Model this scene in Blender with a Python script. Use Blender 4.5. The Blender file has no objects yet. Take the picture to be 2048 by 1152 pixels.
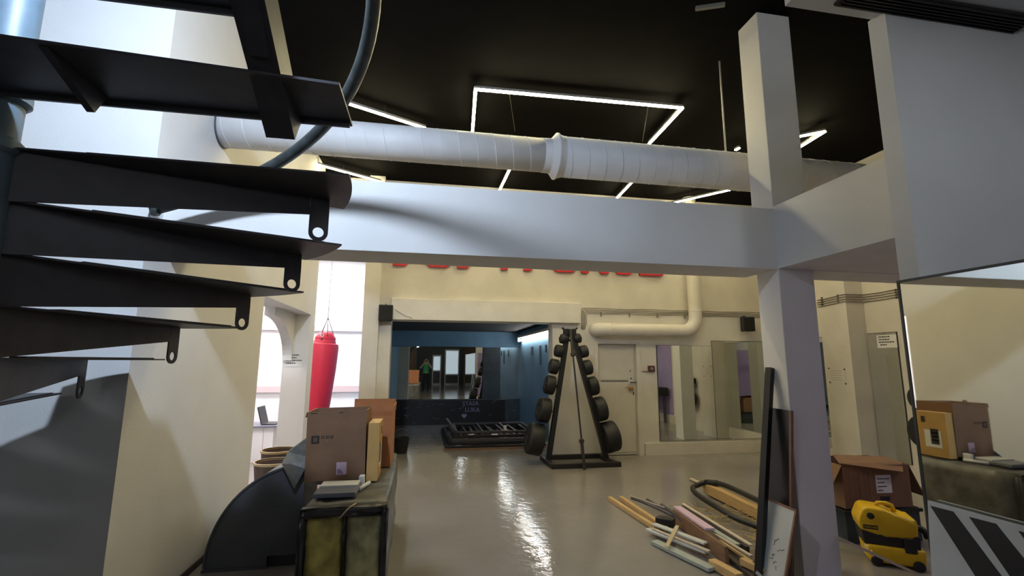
import bpy, bmesh, math, random
from mathutils import Vector, Matrix
random.seed(7)
PI = math.pi
SC = bpy.context.scene
C = SC.collection

# ------------------------------------------------------------------ camera
def make_camera():
    f, yaw, pitch, roll = 939.2, 0.177662, 0.155586, 0.0050919
    cam = bpy.data.cameras.new('camera'); cam.sensor_width = 36.0; cam.sensor_fit = 'HORIZONTAL'
    cam.lens = 36.0 * f / 2048.0; cam.clip_start = 0.02; cam.clip_end = 100
    o = bpy.data.objects.new('camera', cam); C.objects.link(o)
    fw = Vector((math.sin(yaw) * math.cos(pitch), math.cos(yaw) * math.cos(pitch), math.sin(pitch)))
    r = Vector((math.cos(yaw), -math.sin(yaw), 0)); u = r.cross(fw)
    c, s = math.cos(roll), math.sin(roll)
    r2 = c * r + s * u; u2 = -s * r + c * u
    M = Matrix((r2, u2, -fw)).transposed().to_4x4(); M.translation = Vector((0, 0, 1.62))
    o.matrix_world = M
    SC.camera = o
make_camera()

# ------------------------------------------------------------------ world, exposure
w = bpy.data.worlds.new('world'); SC.world = w; w.use_nodes = True
w.node_tree.nodes['Background'].inputs[0].default_value = (0.5, 0.55, 0.65, 1)
w.node_tree.nodes['Background'].inputs[1].default_value = 0.02
SC.view_settings.view_transform = 'Standard'; SC.view_settings.look = 'None'
SC.view_settings.gamma = 1.0; SC.view_settings.exposure = 0.0; SC.view_settings.use_curve_mapping = False
COOL = (0.66, 0.80, 1.0); WARM = (1.0, 0.87, 0.50)
E_STRIP = 112.0        # ceiling light strips
E_STAIR = 1150.0       # cool lamp in the stairwell
E_REAR = 60.0         # lamp far behind the photographer
E_FILL = 19.0        # added tall fill light behind the photographer
E_ROOM = 80.0         # white room ceiling panels
E_TUBE = 24.0         # tube light in the blue alcove
E_LILAC = 16.0         # lamp in the mirrored side room

# ------------------------------------------------------------------ materials
MATS = {}
def mat(name, col, rough=0.6, metal=0.0, noise=0.0, scale=8.0, bump=0.0, bscale=60.0, spec=0.5, emit=None, col2=None, estr=0):
    m = bpy.data.materials.new(name); m.use_nodes = True
    nt = m.node_tree; b = nt.nodes['Principled BSDF']
    b.inputs['Base Color'].default_value = (*col, 1); b.inputs['Roughness'].default_value = rough
    b.inputs['Metallic'].default_value = metal; b.inputs['Specular IOR Level'].default_value = spec
    tc = nt.nodes.new('ShaderNodeTexCoord')
    if noise > 0 or col2:
        n = nt.nodes.new('ShaderNodeTexNoise'); n.inputs['Scale'].default_value = scale; n.inputs['Detail'].default_value = 5
        nt.links.new(tc.outputs['Object'], n.inputs['Vector'])
        r = nt.nodes.new('ShaderNodeValToRGB'); r.color_ramp.elements[0].position = 0.35; r.color_ramp.elements[1].position = 0.68
        c2 = col2 if col2 else tuple(min(1, c * (1 + noise)) for c in col)
        c1 = col if col2 else tuple(c * (1 - noise) for c in col)
        r.color_ramp.elements[0].color = (*c1, 1); r.color_ramp.elements[1].color = (*c2, 1)
        nt.links.new(n.outputs['Fac'], r.inputs['Fac']); nt.links.new(r.outputs['Color'], b.inputs['Base Color'])
    if bump > 0:
        n2 = nt.nodes.new('ShaderNodeTexNoise'); n2.inputs['Scale'].default_value = bscale; n2.inputs['Detail'].default_value = 3
        nt.links.new(tc.outputs['Object'], n2.inputs['Vector'])
        bp = nt.nodes.new('ShaderNodeBump'); bp.inputs['Strength'].default_value = bump; bp.inputs['Distance'].default_value = 0.01
        nt.links.new(n2.outputs['Fac'], bp.inputs['Height']); nt.links.new(bp.outputs['Normal'], b.inputs['Normal'])
    if emit:
        b.inputs['Emission Color'].default_value = (*emit, 1); b.inputs['Emission Strength'].default_value = estr
    MATS[name] = m
    return m
def wood(name, c1, c2, rough=0.6):
    m = mat(name, c1, rough); nt = m.node_tree; b = nt.nodes['Principled BSDF']
    tc = nt.nodes.new('ShaderNodeTexCoord'); mp = nt.nodes.new('ShaderNodeMapping'); mp.inputs['Scale'].default_value = (30, 2, 30)
    n = nt.nodes.new('ShaderNodeTexNoise'); n.inputs['Scale'].default_value = 2.5; n.inputs['Detail'].default_value = 6
    r = nt.nodes.new('ShaderNodeValToRGB'); r.color_ramp.elements[0].color = (*c1, 1); r.color_ramp.elements[1].color = (*c2, 1)
    r.color_ramp.elements[0].position = 0.3; r.color_ramp.elements[1].position = 0.7
    nt.links.new(tc.outputs['Object'], mp.inputs['Vector']); nt.links.new(mp.outputs['Vector'], n.inputs['Vector'])
    nt.links.new(n.outputs['Fac'], r.inputs['Fac']); nt.links.new(r.outputs['Color'], b.inputs['Base Color'])
    return m
mat('white_wall', (0.70, 0.69, 0.68), 0.75, noise=0.025, scale=3, bump=0.12, bscale=90)
mat('old_white', (0.66, 0.62, 0.55), 0.6, noise=0.06, scale=2.5, bump=0.15, bscale=40)
mat('bright_white', (0.86, 0.85, 0.85), 0.7)
mat('pink_trim', (0.70, 0.55, 0.56), 0.6)
mat('black_paint', (0.0042, 0.004, 0.0042), 0.85, noise=0.2, scale=5, spec=0.04)
mat('dark_ceiling', (0.05, 0.055, 0.065), 0.8)
mat('lilac_wall', (0.36, 0.29, 0.50), 0.7, noise=0.05)
mat('blue_wall', (0.17, 0.34, 0.50), 0.55, noise=0.1, scale=2, bump=0.1, bscale=50)
mat('brown_wall', (0.22, 0.15, 0.10), 0.7, noise=0.1)
mat('slate_panel', (0.03, 0.045, 0.06), 0.4, noise=0.2)
mat('steel_dark', (0.042, 0.040, 0.050), 0.5, noise=0.15, scale=12, bump=0.05)
mat('steel_edge', (0.05, 0.05, 0.055), 0.45)
mat('rail_paint', (0.04, 0.047, 0.047), 0.4, noise=0.3, scale=18)
mat('pole_paint', (0.09, 0.135, 0.175), 0.5, noise=0.15)
mat('duct_white', (0.60, 0.59, 0.59), 0.55, noise=0.04, scale=6)
mat('rubber', (0.012, 0.012, 0.013), 0.55, bump=0.08, bscale=120)
mat('rack_steel', (0.014, 0.013, 0.013), 0.45)
mat('bar_steel', (0.05, 0.045, 0.04), 0.45, metal=0.6)
mat('speaker_black', (0.012, 0.012, 0.014), 0.6)
mat('grille_black', (0.006, 0.006, 0.007), 0.8, bump=0.4, bscale=400)
mat('red_sign', (0.55, 0.012, 0.025), 0.4)
mat('red_bag', (0.50, 0.008, 0.035), 0.5, noise=0.05)
mat('bag_strap', (0.03, 0.03, 0.03), 0.6)
mat('cardboard', (0.20, 0.108, 0.060), 0.8, noise=0.08, scale=6)
mat('cardboard_yellow', (0.50, 0.30, 0.10), 0.75, noise=0.07)
mat('cardboard_orange', (0.38, 0.15, 0.055), 0.75, noise=0.1)
mat('ink', (0.02, 0.018, 0.018), 0.7)
mat('paper', (0.72, 0.71, 0.70), 0.8, noise=0.02)
mat('galvanised', (0.16, 0.18, 0.20), 0.42, metal=0.35, noise=0.12, scale=4, bump=0.05, bscale=20)
mat('duct_dark', (0.075, 0.08, 0.095), 0.5, metal=0.2, noise=0.12, scale=4)
mat('foil_tape', (0.20, 0.20, 0.19), 0.4, metal=0.3, noise=0.15, scale=20, bump=0.3, bscale=30)
mat('black_foil', (0.035, 0.033, 0.035), 0.3, noise=0.5, scale=10, bump=0.5, bscale=14)
mat('grey_foil', (0.12, 0.115, 0.10), 0.35, noise=0.35, scale=7, bump=0.5, bscale=12)
mat('glass_wool', (0.62, 0.50, 0.13), 0.9, col2=(0.20, 0.155, 0.05), scale=6, bump=0.9, bscale=25)
mat('glass_wool_pale', (0.66, 0.60, 0.32), 0.9, col2=(0.26, 0.23, 0.11), scale=6, bump=0.9, bscale=25)
mat('foam_white', (0.75, 0.75, 0.76), 0.7)
mat('plastic_grey', (0.16, 0.17, 0.22), 0.35, bump=0.3, bscale=20)
mat('basket_brown', (0.09, 0.055, 0.04), 0.7, noise=0.2, scale=30)
mat('basket_rim', (0.42, 0.30, 0.15), 0.6)
mat('black_plastic', (0.015, 0.015, 0.017), 0.4)
mat('yellow_plastic', (0.72, 0.46, 0.012), 0.35, noise=0.03)
wood('pine', (0.46, 0.29, 0.11), (0.58, 0.39, 0.18))
wood('pale_wood', (0.55, 0.45, 0.33), (0.66, 0.56, 0.44))
wood('brown_wood', (0.16, 0.085, 0.045), (0.24, 0.13, 0.07))
wood('dark_wood', (0.035, 0.026, 0.024), (0.06, 0.045, 0.04))
mat('dark_profile', (0.07, 0.065, 0.075), 0.45)
mat('white_laminate', (0.55, 0.55, 0.53), 0.45, noise=0.05)
mat('green_white', (0.36, 0.40, 0.36), 0.5, noise=0.08)
mat('pink_board', (0.56, 0.40, 0.50), 0.6, noise=0.03)
mat('tape_beige', (0.50, 0.40, 0.24), 0.7)
mat('straw', (0.42, 0.31, 0.13), 0.7)
mat('hose_black', (0.013, 0.012, 0.014), 0.45, bump=0.1, bscale=150)
mat('chipboard_edge', (0.20, 0.11, 0.07), 0.7, noise=0.1)
mat('black_laminate', (0.012, 0.012, 0.014), 0.35)
mat('whiteboard', (0.42, 0.43, 0.42), 0.35, noise=0.08, scale=3)
mat('board_white', (0.55, 0.57, 0.57), 0.45, noise=0.02)
mat('stripe_black', (0.012, 0.012, 0.016), 0.5)
mat('door_paint', (0.60, 0.56, 0.48), 0.5, noise=0.06, scale=3, bump=0.1, bscale=15)
mat('iron', (0.05, 0.045, 0.04), 0.5, metal=0.5)
mat('brass', (0.40, 0.22, 0.06), 0.4, metal=0.4)
mat('rust_red', (0.10, 0.03, 0.025), 0.5)
mat('pipe_paint', (0.64, 0.60, 0.53), 0.5, noise=0.04, scale=5)
mat('cable_grey', (0.24, 0.21, 0.17), 0.6)
mat('chalk_lilac', (0.27, 0.25, 0.42), 0.8)
mat('chalk_grey', (0.20, 0.23, 0.27), 0.8)
mat('skin', (0.55, 0.34, 0.25), 0.5)
mat('green_cloth', (0.03, 0.30, 0.12), 0.8)
mat('dark_cloth', (0.01, 0.01, 0.014), 0.8)
mat('hair', (0.02, 0.014, 0.01), 0.6)
mat('phone', (0.02, 0.02, 0.02), 0.3)
mat('frame_aluminium', (0.5, 0.52, 0.55), 0.4, metal=0.6)
mat('vent_brown', (0.028, 0.022, 0.020), 0.6)
mat('led', (1, 1, 1), 0.5, emit=WARM, estr=E_STRIP)
mat('strip_case', (0.25, 0.24, 0.22), 0.5)
mat('lamp_cool', (1, 1, 1), 0.5, emit=COOL, estr=E_STAIR)
mat('lamp_rear', (1, 1, 1), 0.5, emit=COOL, estr=E_REAR)
mat('lamp_room', (1, 1, 1), 0.5, emit=(1.0, 0.96, 0.98), estr=E_ROOM)
mat('lamp_tube', (1, 1, 1), 0.5, emit=(1.0, 0.93, 0.86), estr=E_TUBE)
mat('lamp_lilac', (1, 1, 1), 0.5, emit=(0.85, 0.85, 1.0), estr=E_LILAC)
mat('lit_glass', (0.8, 0.85, 0.9), 0.2, emit=(0.75, 0.88, 1.0), estr=0.55)
mat('fill_wide', (1, 1, 1), 0.5, emit=(0.92, 0.94, 1.0), estr=14.0)
mat('fill_tall', (1, 1, 1), 0.5, emit=(0.86, 0.93, 1.0), estr=E_FILL)
mat('screen_glow', (0.1, 0.1, 0.1), 0.2, emit=(0.8, 0.95, 0.9), estr=1.4)
mat('mirror', (0.80, 0.83, 0.81), 0.015, metal=1.0, bump=0.012, bscale=1.6)
mat('mirror_near', (0.76, 0.75, 0.68), 0.02, metal=1.0, bump=0.008, bscale=1.2)
mat('mirror_edge', (0.04, 0.045, 0.045), 0.4)
def floor_mat():
    m = mat('floor_epoxy', (0.25, 0.23, 0.21), 0.2, noise=0.10, scale=0.9)
    nt = m.node_tree; b = nt.nodes['Principled BSDF']
    tc = nt.nodes.new('ShaderNodeTexCoord')
    n = nt.nodes.new('ShaderNodeTexNoise'); n.inputs['Scale'].default_value = 3.5; n.inputs['Detail'].default_value = 4
    mr = nt.nodes.new('ShaderNodeMapRange'); mr.inputs[1].default_value = 0.3; mr.inputs[2].default_value = 0.7
    mr.inputs[3].default_value = 0.06; mr.inputs[4].default_value = 0.17
    nt.links.new(tc.outputs['Object'], n.inputs['Vector']); nt.links.new(n.outputs['Fac'], mr.inputs[0]); nt.links.new(mr.outputs[0], b.inputs['Roughness'])
    n2 = nt.nodes.new('ShaderNodeTexNoise'); n2.inputs['Scale'].default_value = 11; n2.inputs['Detail'].default_value = 3
    bp = nt.nodes.new('ShaderNodeBump'); bp.inputs['Strength'].default_value = 0.24; bp.inputs['Distance'].default_value = 0.012
    nt.links.new(tc.outputs['Object'], n2.inputs['Vector']); nt.links.new(n2.outputs['Fac'], bp.inputs['Height']); nt.links.new(bp.outputs['Normal'], b.inputs['Normal'])
floor_mat()

# ------------------------------------------------------------------ helpers
def V(*a): return Vector(a)
def obj(name, bm, m, parent=None, smooth=False):
    bmesh.ops.recalc_face_normals(bm, faces=bm.faces[:])
    me = bpy.data.meshes.new(name); bm.to_mesh(me); bm.free()
    if m: me.materials.append(MATS[m] if isinstance(m, str) else m)
    if smooth:
        for p in me.polygons: p.use_smooth = True
    o = bpy.data.objects.new(name, me); C.objects.link(o)
    if parent: o.parent = parent; o.matrix_parent_inverse = parent.matrix_world.inverted() if False else Matrix()
    return o
def tag(o, label, cat, group=None):
    o['label'] = label; o['category'] = cat
    if group: o['group'] = group
    return o
def thing(name, label, cat, loc=(0, 0, 0), rotz=0, group=None):
    o = bpy.data.objects.new(name, None); C.objects.link(o); o.empty_display_size = 0.1
    o.location = loc; o.rotation_euler = (0, 0, rotz)
    return tag(o, label, cat, group)
def struct(o, label=None):
    o['kind'] = 'structure'
    if label: o['label'] = label
    return o
def add_box(bm, x0, x1, y0, y1, z0, z1, M=None):
    vs = [bm.verts.new(M @ V(x, y, z) if M else V(x, y, z)) for x in (x0, x1) for y in (y0, y1) for z in (z0, z1)]
    for f in ((0, 1, 3, 2), (4, 6, 7, 5), (0, 4, 5, 1), (2, 3, 7, 6), (0, 2, 6, 4), (1, 5, 7, 3)):
        bm.faces.new([vs[i] for i in f])
    return vs
def bevel(bm, w, seg=2):
    bmesh.ops.bevel(bm, geom=bm.edges[:], offset=w, segments=seg, affect='EDGES', profile=0.5)
def box(name, m, x0, x1, y0, y1, z0, z1, parent=None, bev=0, M=None, seg=2):
    bm = bmesh.new(); add_box(bm, x0, x1, y0, y1, z0, z1, M)
    if bev: bevel(bm, bev, seg)
    return obj(name, bm, m, parent)
def beam_m(p, q, up=(0, 0, 1)):
    p, q = Vector(p), Vector(q); d = (q - p).normalized(); up = Vector(up)
    if abs(d.dot(up)) > 0.98: up = V(1, 0, 0)
    s = d.cross(up).normalized(); u = s.cross(d)
    M = Matrix((s, d, u)).transposed().to_4x4(); M.translation = p
    return M, (q - p).length
def bar(name, m, p, q, w, h, parent=None, up=(0, 0, 1), bev=0):
    M, L = beam_m(p, q, up)
    bm = bmesh.new(); add_box(bm, -w / 2, w / 2, 0, L, -h / 2, h / 2, M)
    if bev: bevel(bm, bev, 1)
    return obj(name, bm, m, parent)
def prism(bm, pts, axis, a, b):
    """extrude a 2-D outline: axis 0 -> (y,z), 1 -> (x,z), 2 -> (x,y)"""
    def P(p, t):
        return V(t, p[0], p[1]) if axis == 0 else V(p[0], t, p[1]) if axis == 1 else V(p[0], p[1], t)
    A = [bm.verts.new(P(p, a)) for p in pts]; B = [bm.verts.new(P(p, b)) for p in pts]
    n = len(pts)
    bm.faces.new(A); bm.faces.new(B[::-1])
    for i in range(n): bm.faces.new((A[i], A[(i + 1) % n], B[(i + 1) % n], B[i]))
def plate(name, m, pts, axis, a, b, parent=None, bev=0):
    bm = bmesh.new(); prism(bm, pts, axis, a, b)
    if bev: bevel(bm, bev, 1)
    return obj(name, bm, m, parent)
def add_tube(bm, pts, r, n=12, cap=True, closed=False):
    pts = [Vector(p) for p in pts]; N = len(pts); rings = []
    prev = None
    for i, p in enumerate(pts):
        if closed: d = (pts[(i + 1) % N] - pts[i - 1])
        else: d = (pts[min(i + 1, N - 1)] - pts[max(i - 1, 0)])
        d.normalize()
        if prev is None:
            a = V(0, 0, 1) if abs(d.z) < 0.9 else V(1, 0, 0)
            s = d.cross(a).normalized()
        else:
            s = (prev - d * prev.dot(d)).normalized()
        prev = s; u = d.cross(s)
        rr = r[i] if isinstance(r, (list, tuple)) else r
        rings.append([bm.verts.new(p + s * math.cos(t) * rr + u * math.sin(t) * rr) for t in [2 * PI * k / n for k in range(n)]])
    K = N if closed else N - 1
    for i in range(K):
        A, B = rings[i], rings[(i + 1) % N]
        for k in range(n): bm.faces.new((A[k], A[(k + 1) % n], B[(k + 1) % n], B[k]))
    if cap and not closed:
        bm.faces.new(rings[0][::-1]); bm.faces.new(rings[-1])
def tube(name, m, pts, r, n=12, parent=None, smooth=True, closed=False):
    bm = bmesh.new(); add_tube(bm, pts, r, n, True, closed)
    return obj(name, bm, m, parent, smooth)
def add_lathe(bm, prof, n=32, M=None, cap=True):
    """prof: (r, t) along local Z"""
    rings = []
    for r, t in prof:
        rings.append([bm.verts.new((M or Matrix()) @ V(r * math.cos(2 * PI * k / n), r * math.sin(2 * PI * k / n), t)) for k in range(n)])
    for i in range(len(prof) - 1):
        A, B = rings[i], rings[i + 1]
        for k in range(n): bm.faces.new((A[k], A[(k + 1) % n], B[(k + 1) % n], B[k]))
    if cap:
        bm.faces.new(rings[0][::-1]); bm.faces.new(rings[-1])
def lathe(name, m, prof, n=32, M=None, parent=None, smooth=True, cap=True):
    bm = bmesh.new(); add_lathe(bm, prof, n, M, cap)
    o = obj(name, bm, m, parent)
    if smooth:
        for p in o.data.polygons: p.use_smooth = len(p.vertices) == 4
        try: o.data.set_sharp_from_angle(angle=0.7)
        except Exception: pass
    return o
def axis_m(o, d):
    """matrix with local Z along d at o"""
    return Matrix.Translation(Vector(o)) @ Vector(d).normalized().to_track_quat('Z', 'Y').to_matrix().to_4x4()
def ring_plate(bm, outer, inner, thick, M):
    """flat plate with a hole; outer and inner have the same count, in local XY"""
    L = []
    for t in (0, thick):
        L.append(([bm.verts.new(M @ V(p[0], p[1], t)) for p in outer], [bm.verts.new(M @ V(p[0], p[1], t)) for p in inner]))
    n = len(outer)
    for k in range(n):
        j = (k + 1) % n
        for o_, i_ in L: bm.faces.new((o_[k], o_[j], i_[j], i_[k]))
        bm.faces.new((L[0][0][k], L[0][0][j], L[1][0][j], L[1][0][k]))
        bm.faces.new((L[0][1][k], L[0][1][j], L[1][1][j], L[1][1][k]))
def text(name, s, size, depth, m, M, parent=None, offset=0.0, res=2, sx=1.0):
    cu = bpy.data.curves.new(name, 'FONT'); cu.body = s; cu.size = size; cu.extrude = depth / 2; cu.offset = offset
    cu.resolution_u = res; cu.align_x = 'LEFT'
    t = bpy.data.objects.new(name, cu); C.objects.link(t)
    me = bpy.data.meshes.new_from_object(t.evaluated_get(bpy.context.evaluated_depsgraph_get()))
    bpy.data.objects.remove(t); bpy.data.curves.remove(cu)
    me.materials.clear(); me.materials.append(MATS[m]); me.transform(M @ Matrix.Diagonal((sx, 1, 1, 1)))
    o = bpy.data.objects.new(name, me); C.objects.link(o)
    if parent: o.parent = parent
    return o
FACE_CAM = Matrix.Rotation(PI / 2, 4, 'X')       # text lying in XZ, read from -Y
def jitter(o, a, seed=0):
    rnd = random.Random(seed)
    for v in o.data.vertices: v.co += V(rnd.uniform(-a, a), rnd.uniform(-a, a), rnd.uniform(-a, a))

# ================================================================== SETTING
XL, YB, ZC = -1.74, 8.1, 4.75
XM, YM, ZM, ZF = 2.41, 2.01, 2.04, 3.54   # near mirror partition, upper wall plane, mirror top, soffit
XC, YC, YP = 2.83, 3.35, 2.36          # front column corner, plane of the upper wall
struct(box('floor', 'floor_epoxy', -6, 7, -8.2, 13, -0.1, 0), 'shiny grey-brown painted concrete floor')
struct(box('ceiling', 'black_paint', -6, 7, -8.2, 8.4, ZC, ZC + 0.1), 'matt black ceiling above the gym hall')
struct(box('ceiling_soffit', 'white_wall', 1.86, 7, 0.6, YM - 0.02, ZF, ZF + 0.12), 'white lower soffit in front of the black ceiling')
# left wall with a doorway
def wall_left():
    root = box('wall_left', 'white_wall', XL - 0.35, XL, 3.2, 5.42, 0, ZC); struct(root, 'white left wall behind the spiral stair')
    box('wall_section', 'white_wall', XL - 0.35, XL, 5.42, 7.51, 2.31, ZC, root)
    box('wall_section', 'white_wall', XL - 0.35, XL, 7.51, 7.8, 0, ZC, root)
    # rounded haunch in the far upper corner of the doorway
    pts = [(7.51, 2.31), (6.55, 2.31)]
    for k in range(13):
        a = PI / 2 * (1 - k / 12); pts.append((6.55 + 0.93 * math.cos(a), 1.62 + 0.58 * math.sin(a)))
    pts.append((7.51, 1.62))
    plate('arch_corner', 'white_wall', pts, 0, XL - 0.35, XL - 0.22, root)
    return root
wall_left()
struct(box('wall_stair', 'white_wall', -6, XL - 0.35, 3.2, 3.5, 0, ZC), 'white wall facing the stair')
bb = struct(box('baseboard_left', 'dark_wood', XL, XL + 0.012, 3.2, 5.42, 0, 0.05), 'thin dark skirting at the foot of the left wall')
# beam, column, parapet
struct(box('beam_front', 'white_wall', XL, XC, YC, 3.76, 2.385, 2.9), 'deep white beam crossing the hall')
struct(box('column_front', 'white_wall', XC, 3.16, YC, 3.61, 0, ZC, bev=0.006), 'white square column at the end of the beam')
struct(box('beam_side', 'white_wall', XC, 3.05, YM, YC, 2.39, 2.92), 'white parapet beam running towards the viewer')
struct(box('ceiling_mezzanine', 'white_wall', 3.05, 6.57, YM, YC, 2.39, 2.62), 'underside of the mezzanine on the right')
struct(box('beam_rear', 'white_wall', 3.16, 6.57, YC, 3.74, 2.385, 2.9), 'beam behind the front column')
struct(box('wall_upper', 'white_wall', XM, 7, YM - 0.1, YM, ZM, ZF), 'grey-white upper wall on the right')
struct(box('wall_lilac', 'lilac_wall', XM + 0.1, 6.57, YM - 0.1, YM, 0, ZM), 'lilac wall of the side room')
struct(box('wall_partition', 'white_wall', XM, XM + 0.1, -4, YM, 0, ZM), 'low partition carrying the near mirror')
# back wall
def wall_back():
    r = struct(box('wall_back', 'old_white', 2.19, 3.0, YB, 8.4, 0, ZC), 'cream back wall of the gym')
    S = lambda *a: box('wall_section', 'old_white', *a, r)
    S(3.76, 6.7, YB, 8.4, 0, ZC); S(3.0, 3.76, YB, 8.4, 1.96, ZC); S(3.0, 3.76, 8.34, 8.4, 0, 1.96)
    S(-0.6, 2.19, YB, 8.4, 2.30, ZC); S(-0.79, -0.6, YB, 8.4, 0, ZC); S(-2.1, -1.04, YB, 8.4, 3.9, ZC)
    box('pillar', 'old_white', -1.04, -0.79, 7.93, 8.4, 0, ZC, r)
    box('lintel', 'old_white', -0.6, 2.68, 7.98, YB, 2.30, 2.66, r, bev=0.008)
    box('skirting', 'old_white', 3.86, 6.57, 8.06, YB, 0, 0.2, r)
wall_back()
# right side of the hall
ws = struct(box('wall_right', 'old_white', 6.57, 6.7, YM, 8.1, 0, ZC), 'cream right side wall')
box('pillar', 'old_white', 6.25, 6.57, 6.08, 6.58, 0, ZC, ws)
box('skirting', 'old_white', 6.54, 6.57, YM, 6.08, 0, 0.22, ws)
box('paint_field', 'lilac_wall', 6.562, 6.57, YM, 4.2, 0.22, 2.39, ws)
box('skirting', 'old_white', 6.54, 6.57, 6.58, 8.06, 0, 0.22, ws)
struct(box('column_rear', 'white_wall', 5.45, 5.75, 6.3, 6.6, 0, ZC), 'white column hidden behind the front column')
# blue alcove
al = struct(box('wall_alcove', 'blue_wall', -1.05, 2.6, 12.78, 12.9, 0, 2.6), 'dark blue end wall of the alcove')
box('side_wall', 'blue_wall', 2.5, 2.6, 8.4, 12.78, 0, 2.6, al)
box('side_wall', 'blue_wall', -1.05, -0.95, 8.4, 12.78, 0, 2.6, al)
struct(box('ceiling_alcove', 'dark_ceiling', -0.95, 2.5, 8.4, 12.78, 2.42, 2.5), 'dark low ceiling of the alcove')
# white side room
wr = struct(box('wall_bright', 'bright_white', -5, -1.05, 11.0, 11.1, 0, 3.9), 'brightly lit white room behind the left doorway')
box('side_wall', 'bright_white', -5.1, -5, 3.5, 11.1, 0, 3.9, wr)
struct(box('ceiling_bright', 'bright_white', -5, -1.05, 8.4, 11.1, 3.9, 4.0), 'white ceiling of the bright room')
struct(box('ceiling_bright.001', 'bright_white', -5, XL - 0.35, 3.5, 8.4, 3.9, 4.0), 'white ceiling of the bright room beside the hall')
t1 = struct(box('trim_1', 'pink_trim', -5, -1.05, 10.94, 11.0, 2.27, 2.39), 'pinkish rail high on the white wall')
t2 = struct(box('trim_2', 'pink_trim', -5, -1.05, 10.94, 11.0, 0.95, 1.08), 'pinkish rail low on the white wall')
# space behind the photographer, seen only in the alcove mirror
rw = struct(box('wall_rear', 'slate_panel', -6, 7, -8.2, -8.0, 0, ZC), 'dark wall far behind the photographer')
box('wall_section', 'brown_wall', 2.6, 4.2, -8.0, -7.9, 0, 3.2, rw)
struct(box('wall_outer', 'white_wall', -6.1, -6, -8.2, 3.2, 0, ZC), 'white outer wall beyond the stair')
struct(box('wall_far_right', 'white_wall', 6.9, 7, -8.2, YM - 0.1, 0, ZF), 'white far right wall')
struct(box('column_rear_hall', 'brown_wall', -1.0, -0.6, -5.2, -4.8, 0, ZC), 'brown column behind the photographer')
def rear_door(n, x0, x1, z0, z1, label, m='lit_glass'):
    o = box('door_%d' % n, 'frame_aluminium', x0 - 0.08, x1 + 0.08, -8.0, -7.95, 0.0, z1 + 0.1); struct(o, label)
    box('pane', m, x0, x1, -7.955, -7.94, z0, z1, o)
    box('panel', 'dark_profile', x0, x1, -7.955, -7.94, 0.12, z0 - 0.08, o)
rear_door(1, 1.35, 2.2, 0.75, 2.35, 'glazed entrance door with daylight')
rear_door(2, 0.5, 0.95, 1.0, 1.95, 'narrow lit door')

# ================================================================== MIRRORS
def mirror(name, label, x0, x1, y0, y1, z0, z1, m='mirror', n=1, vert='y'):
    t = thing(name, label, 'mirror', ((x0 + x1) / 2, (y0 + y1) / 2, z0))
    t.location = (0, 0, 0)
    box('glass', m, x0, x1, y0, y1, z0, z1, t)
    return t
m = mirror('wall_mirror', 'wide mirror on the blue alcove wall showing the photographer', -0.95, 1.49, 12.755, 12.77, 0.64, 2.0)
box('backing', 'mirror_edge', -0.95, 1.5, 12.77, 12.78, 0.63, 2.01, m)
m = mirror('wall_mirror', 'narrow alcove mirror next to the blue corner', 1.98, 2.5, 12.755, 12.77, 0.64, 2.0)
box('backing', 'mirror_edge', 1.97, 2.5, 12.77, 12.78, 0.63, 2.01, m)
tag(box('slate_board', 'slate_panel', 1.5, 1.97, 12.72, 12.78, 0.6, 2.0, bev=0.004), 'slate panel between the two alcove mirrors', 'panel')
m = mirror('wall_mirror', 'mirror panel right of the old door, under the thick white pipe', 4.16, 5.262, 8.08, 8.095, 0.24, 1.93)
box('backing', 'mirror_edge', 4.15, 5.266, 8.095, 8.1, 0.235, 1.935, m)
m = mirror('wall_mirror', 'mirror panel on the back wall under the right loudspeaker', 5.272, 6.5, 8.08, 8.095, 0.24, 2.02)
box('backing', 'mirror_edge', 5.268, 6.51, 8.095, 8.1, 0.235, 2.03, m)
m = mirror('wall_mirror', 'side wall mirror behind the pillar in the far right corner', 6.55, 6.565, 6.62, 8.04, 0.26, 2.05)
box('backing', 'mirror_edge', 6.565, 6.57, 6.61, 8.05, 0.255, 2.06, m)
m = mirror('wall_mirror', 'side wall mirror in front of the pillar, below the pasted notice', 6.55, 6.565, 5.62, 6.06, 0.26, 2.06)
box('backing', 'mirror_edge', 6.565, 6.57, 5.61, 6.07, 0.255, 2.07, m)
m = mirror('wall_mirror', 'large near mirror on the partition, reflecting the cartons', XM - 0.02, XM - 0.005, -3.9, YM - 0.012, 0.0, ZM - 0.008, 'mirror_near')
box('frame', 'mirror_edge', XM - 0.024, XM - 0.003, -3.9, YM, ZM - 0.008, ZM + 0.004, m)
box('frame', 'mirror_edge', XM - 0.024, XM - 0.003, YM - 0.012, YM, 0, ZM - 0.008, m)

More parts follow.
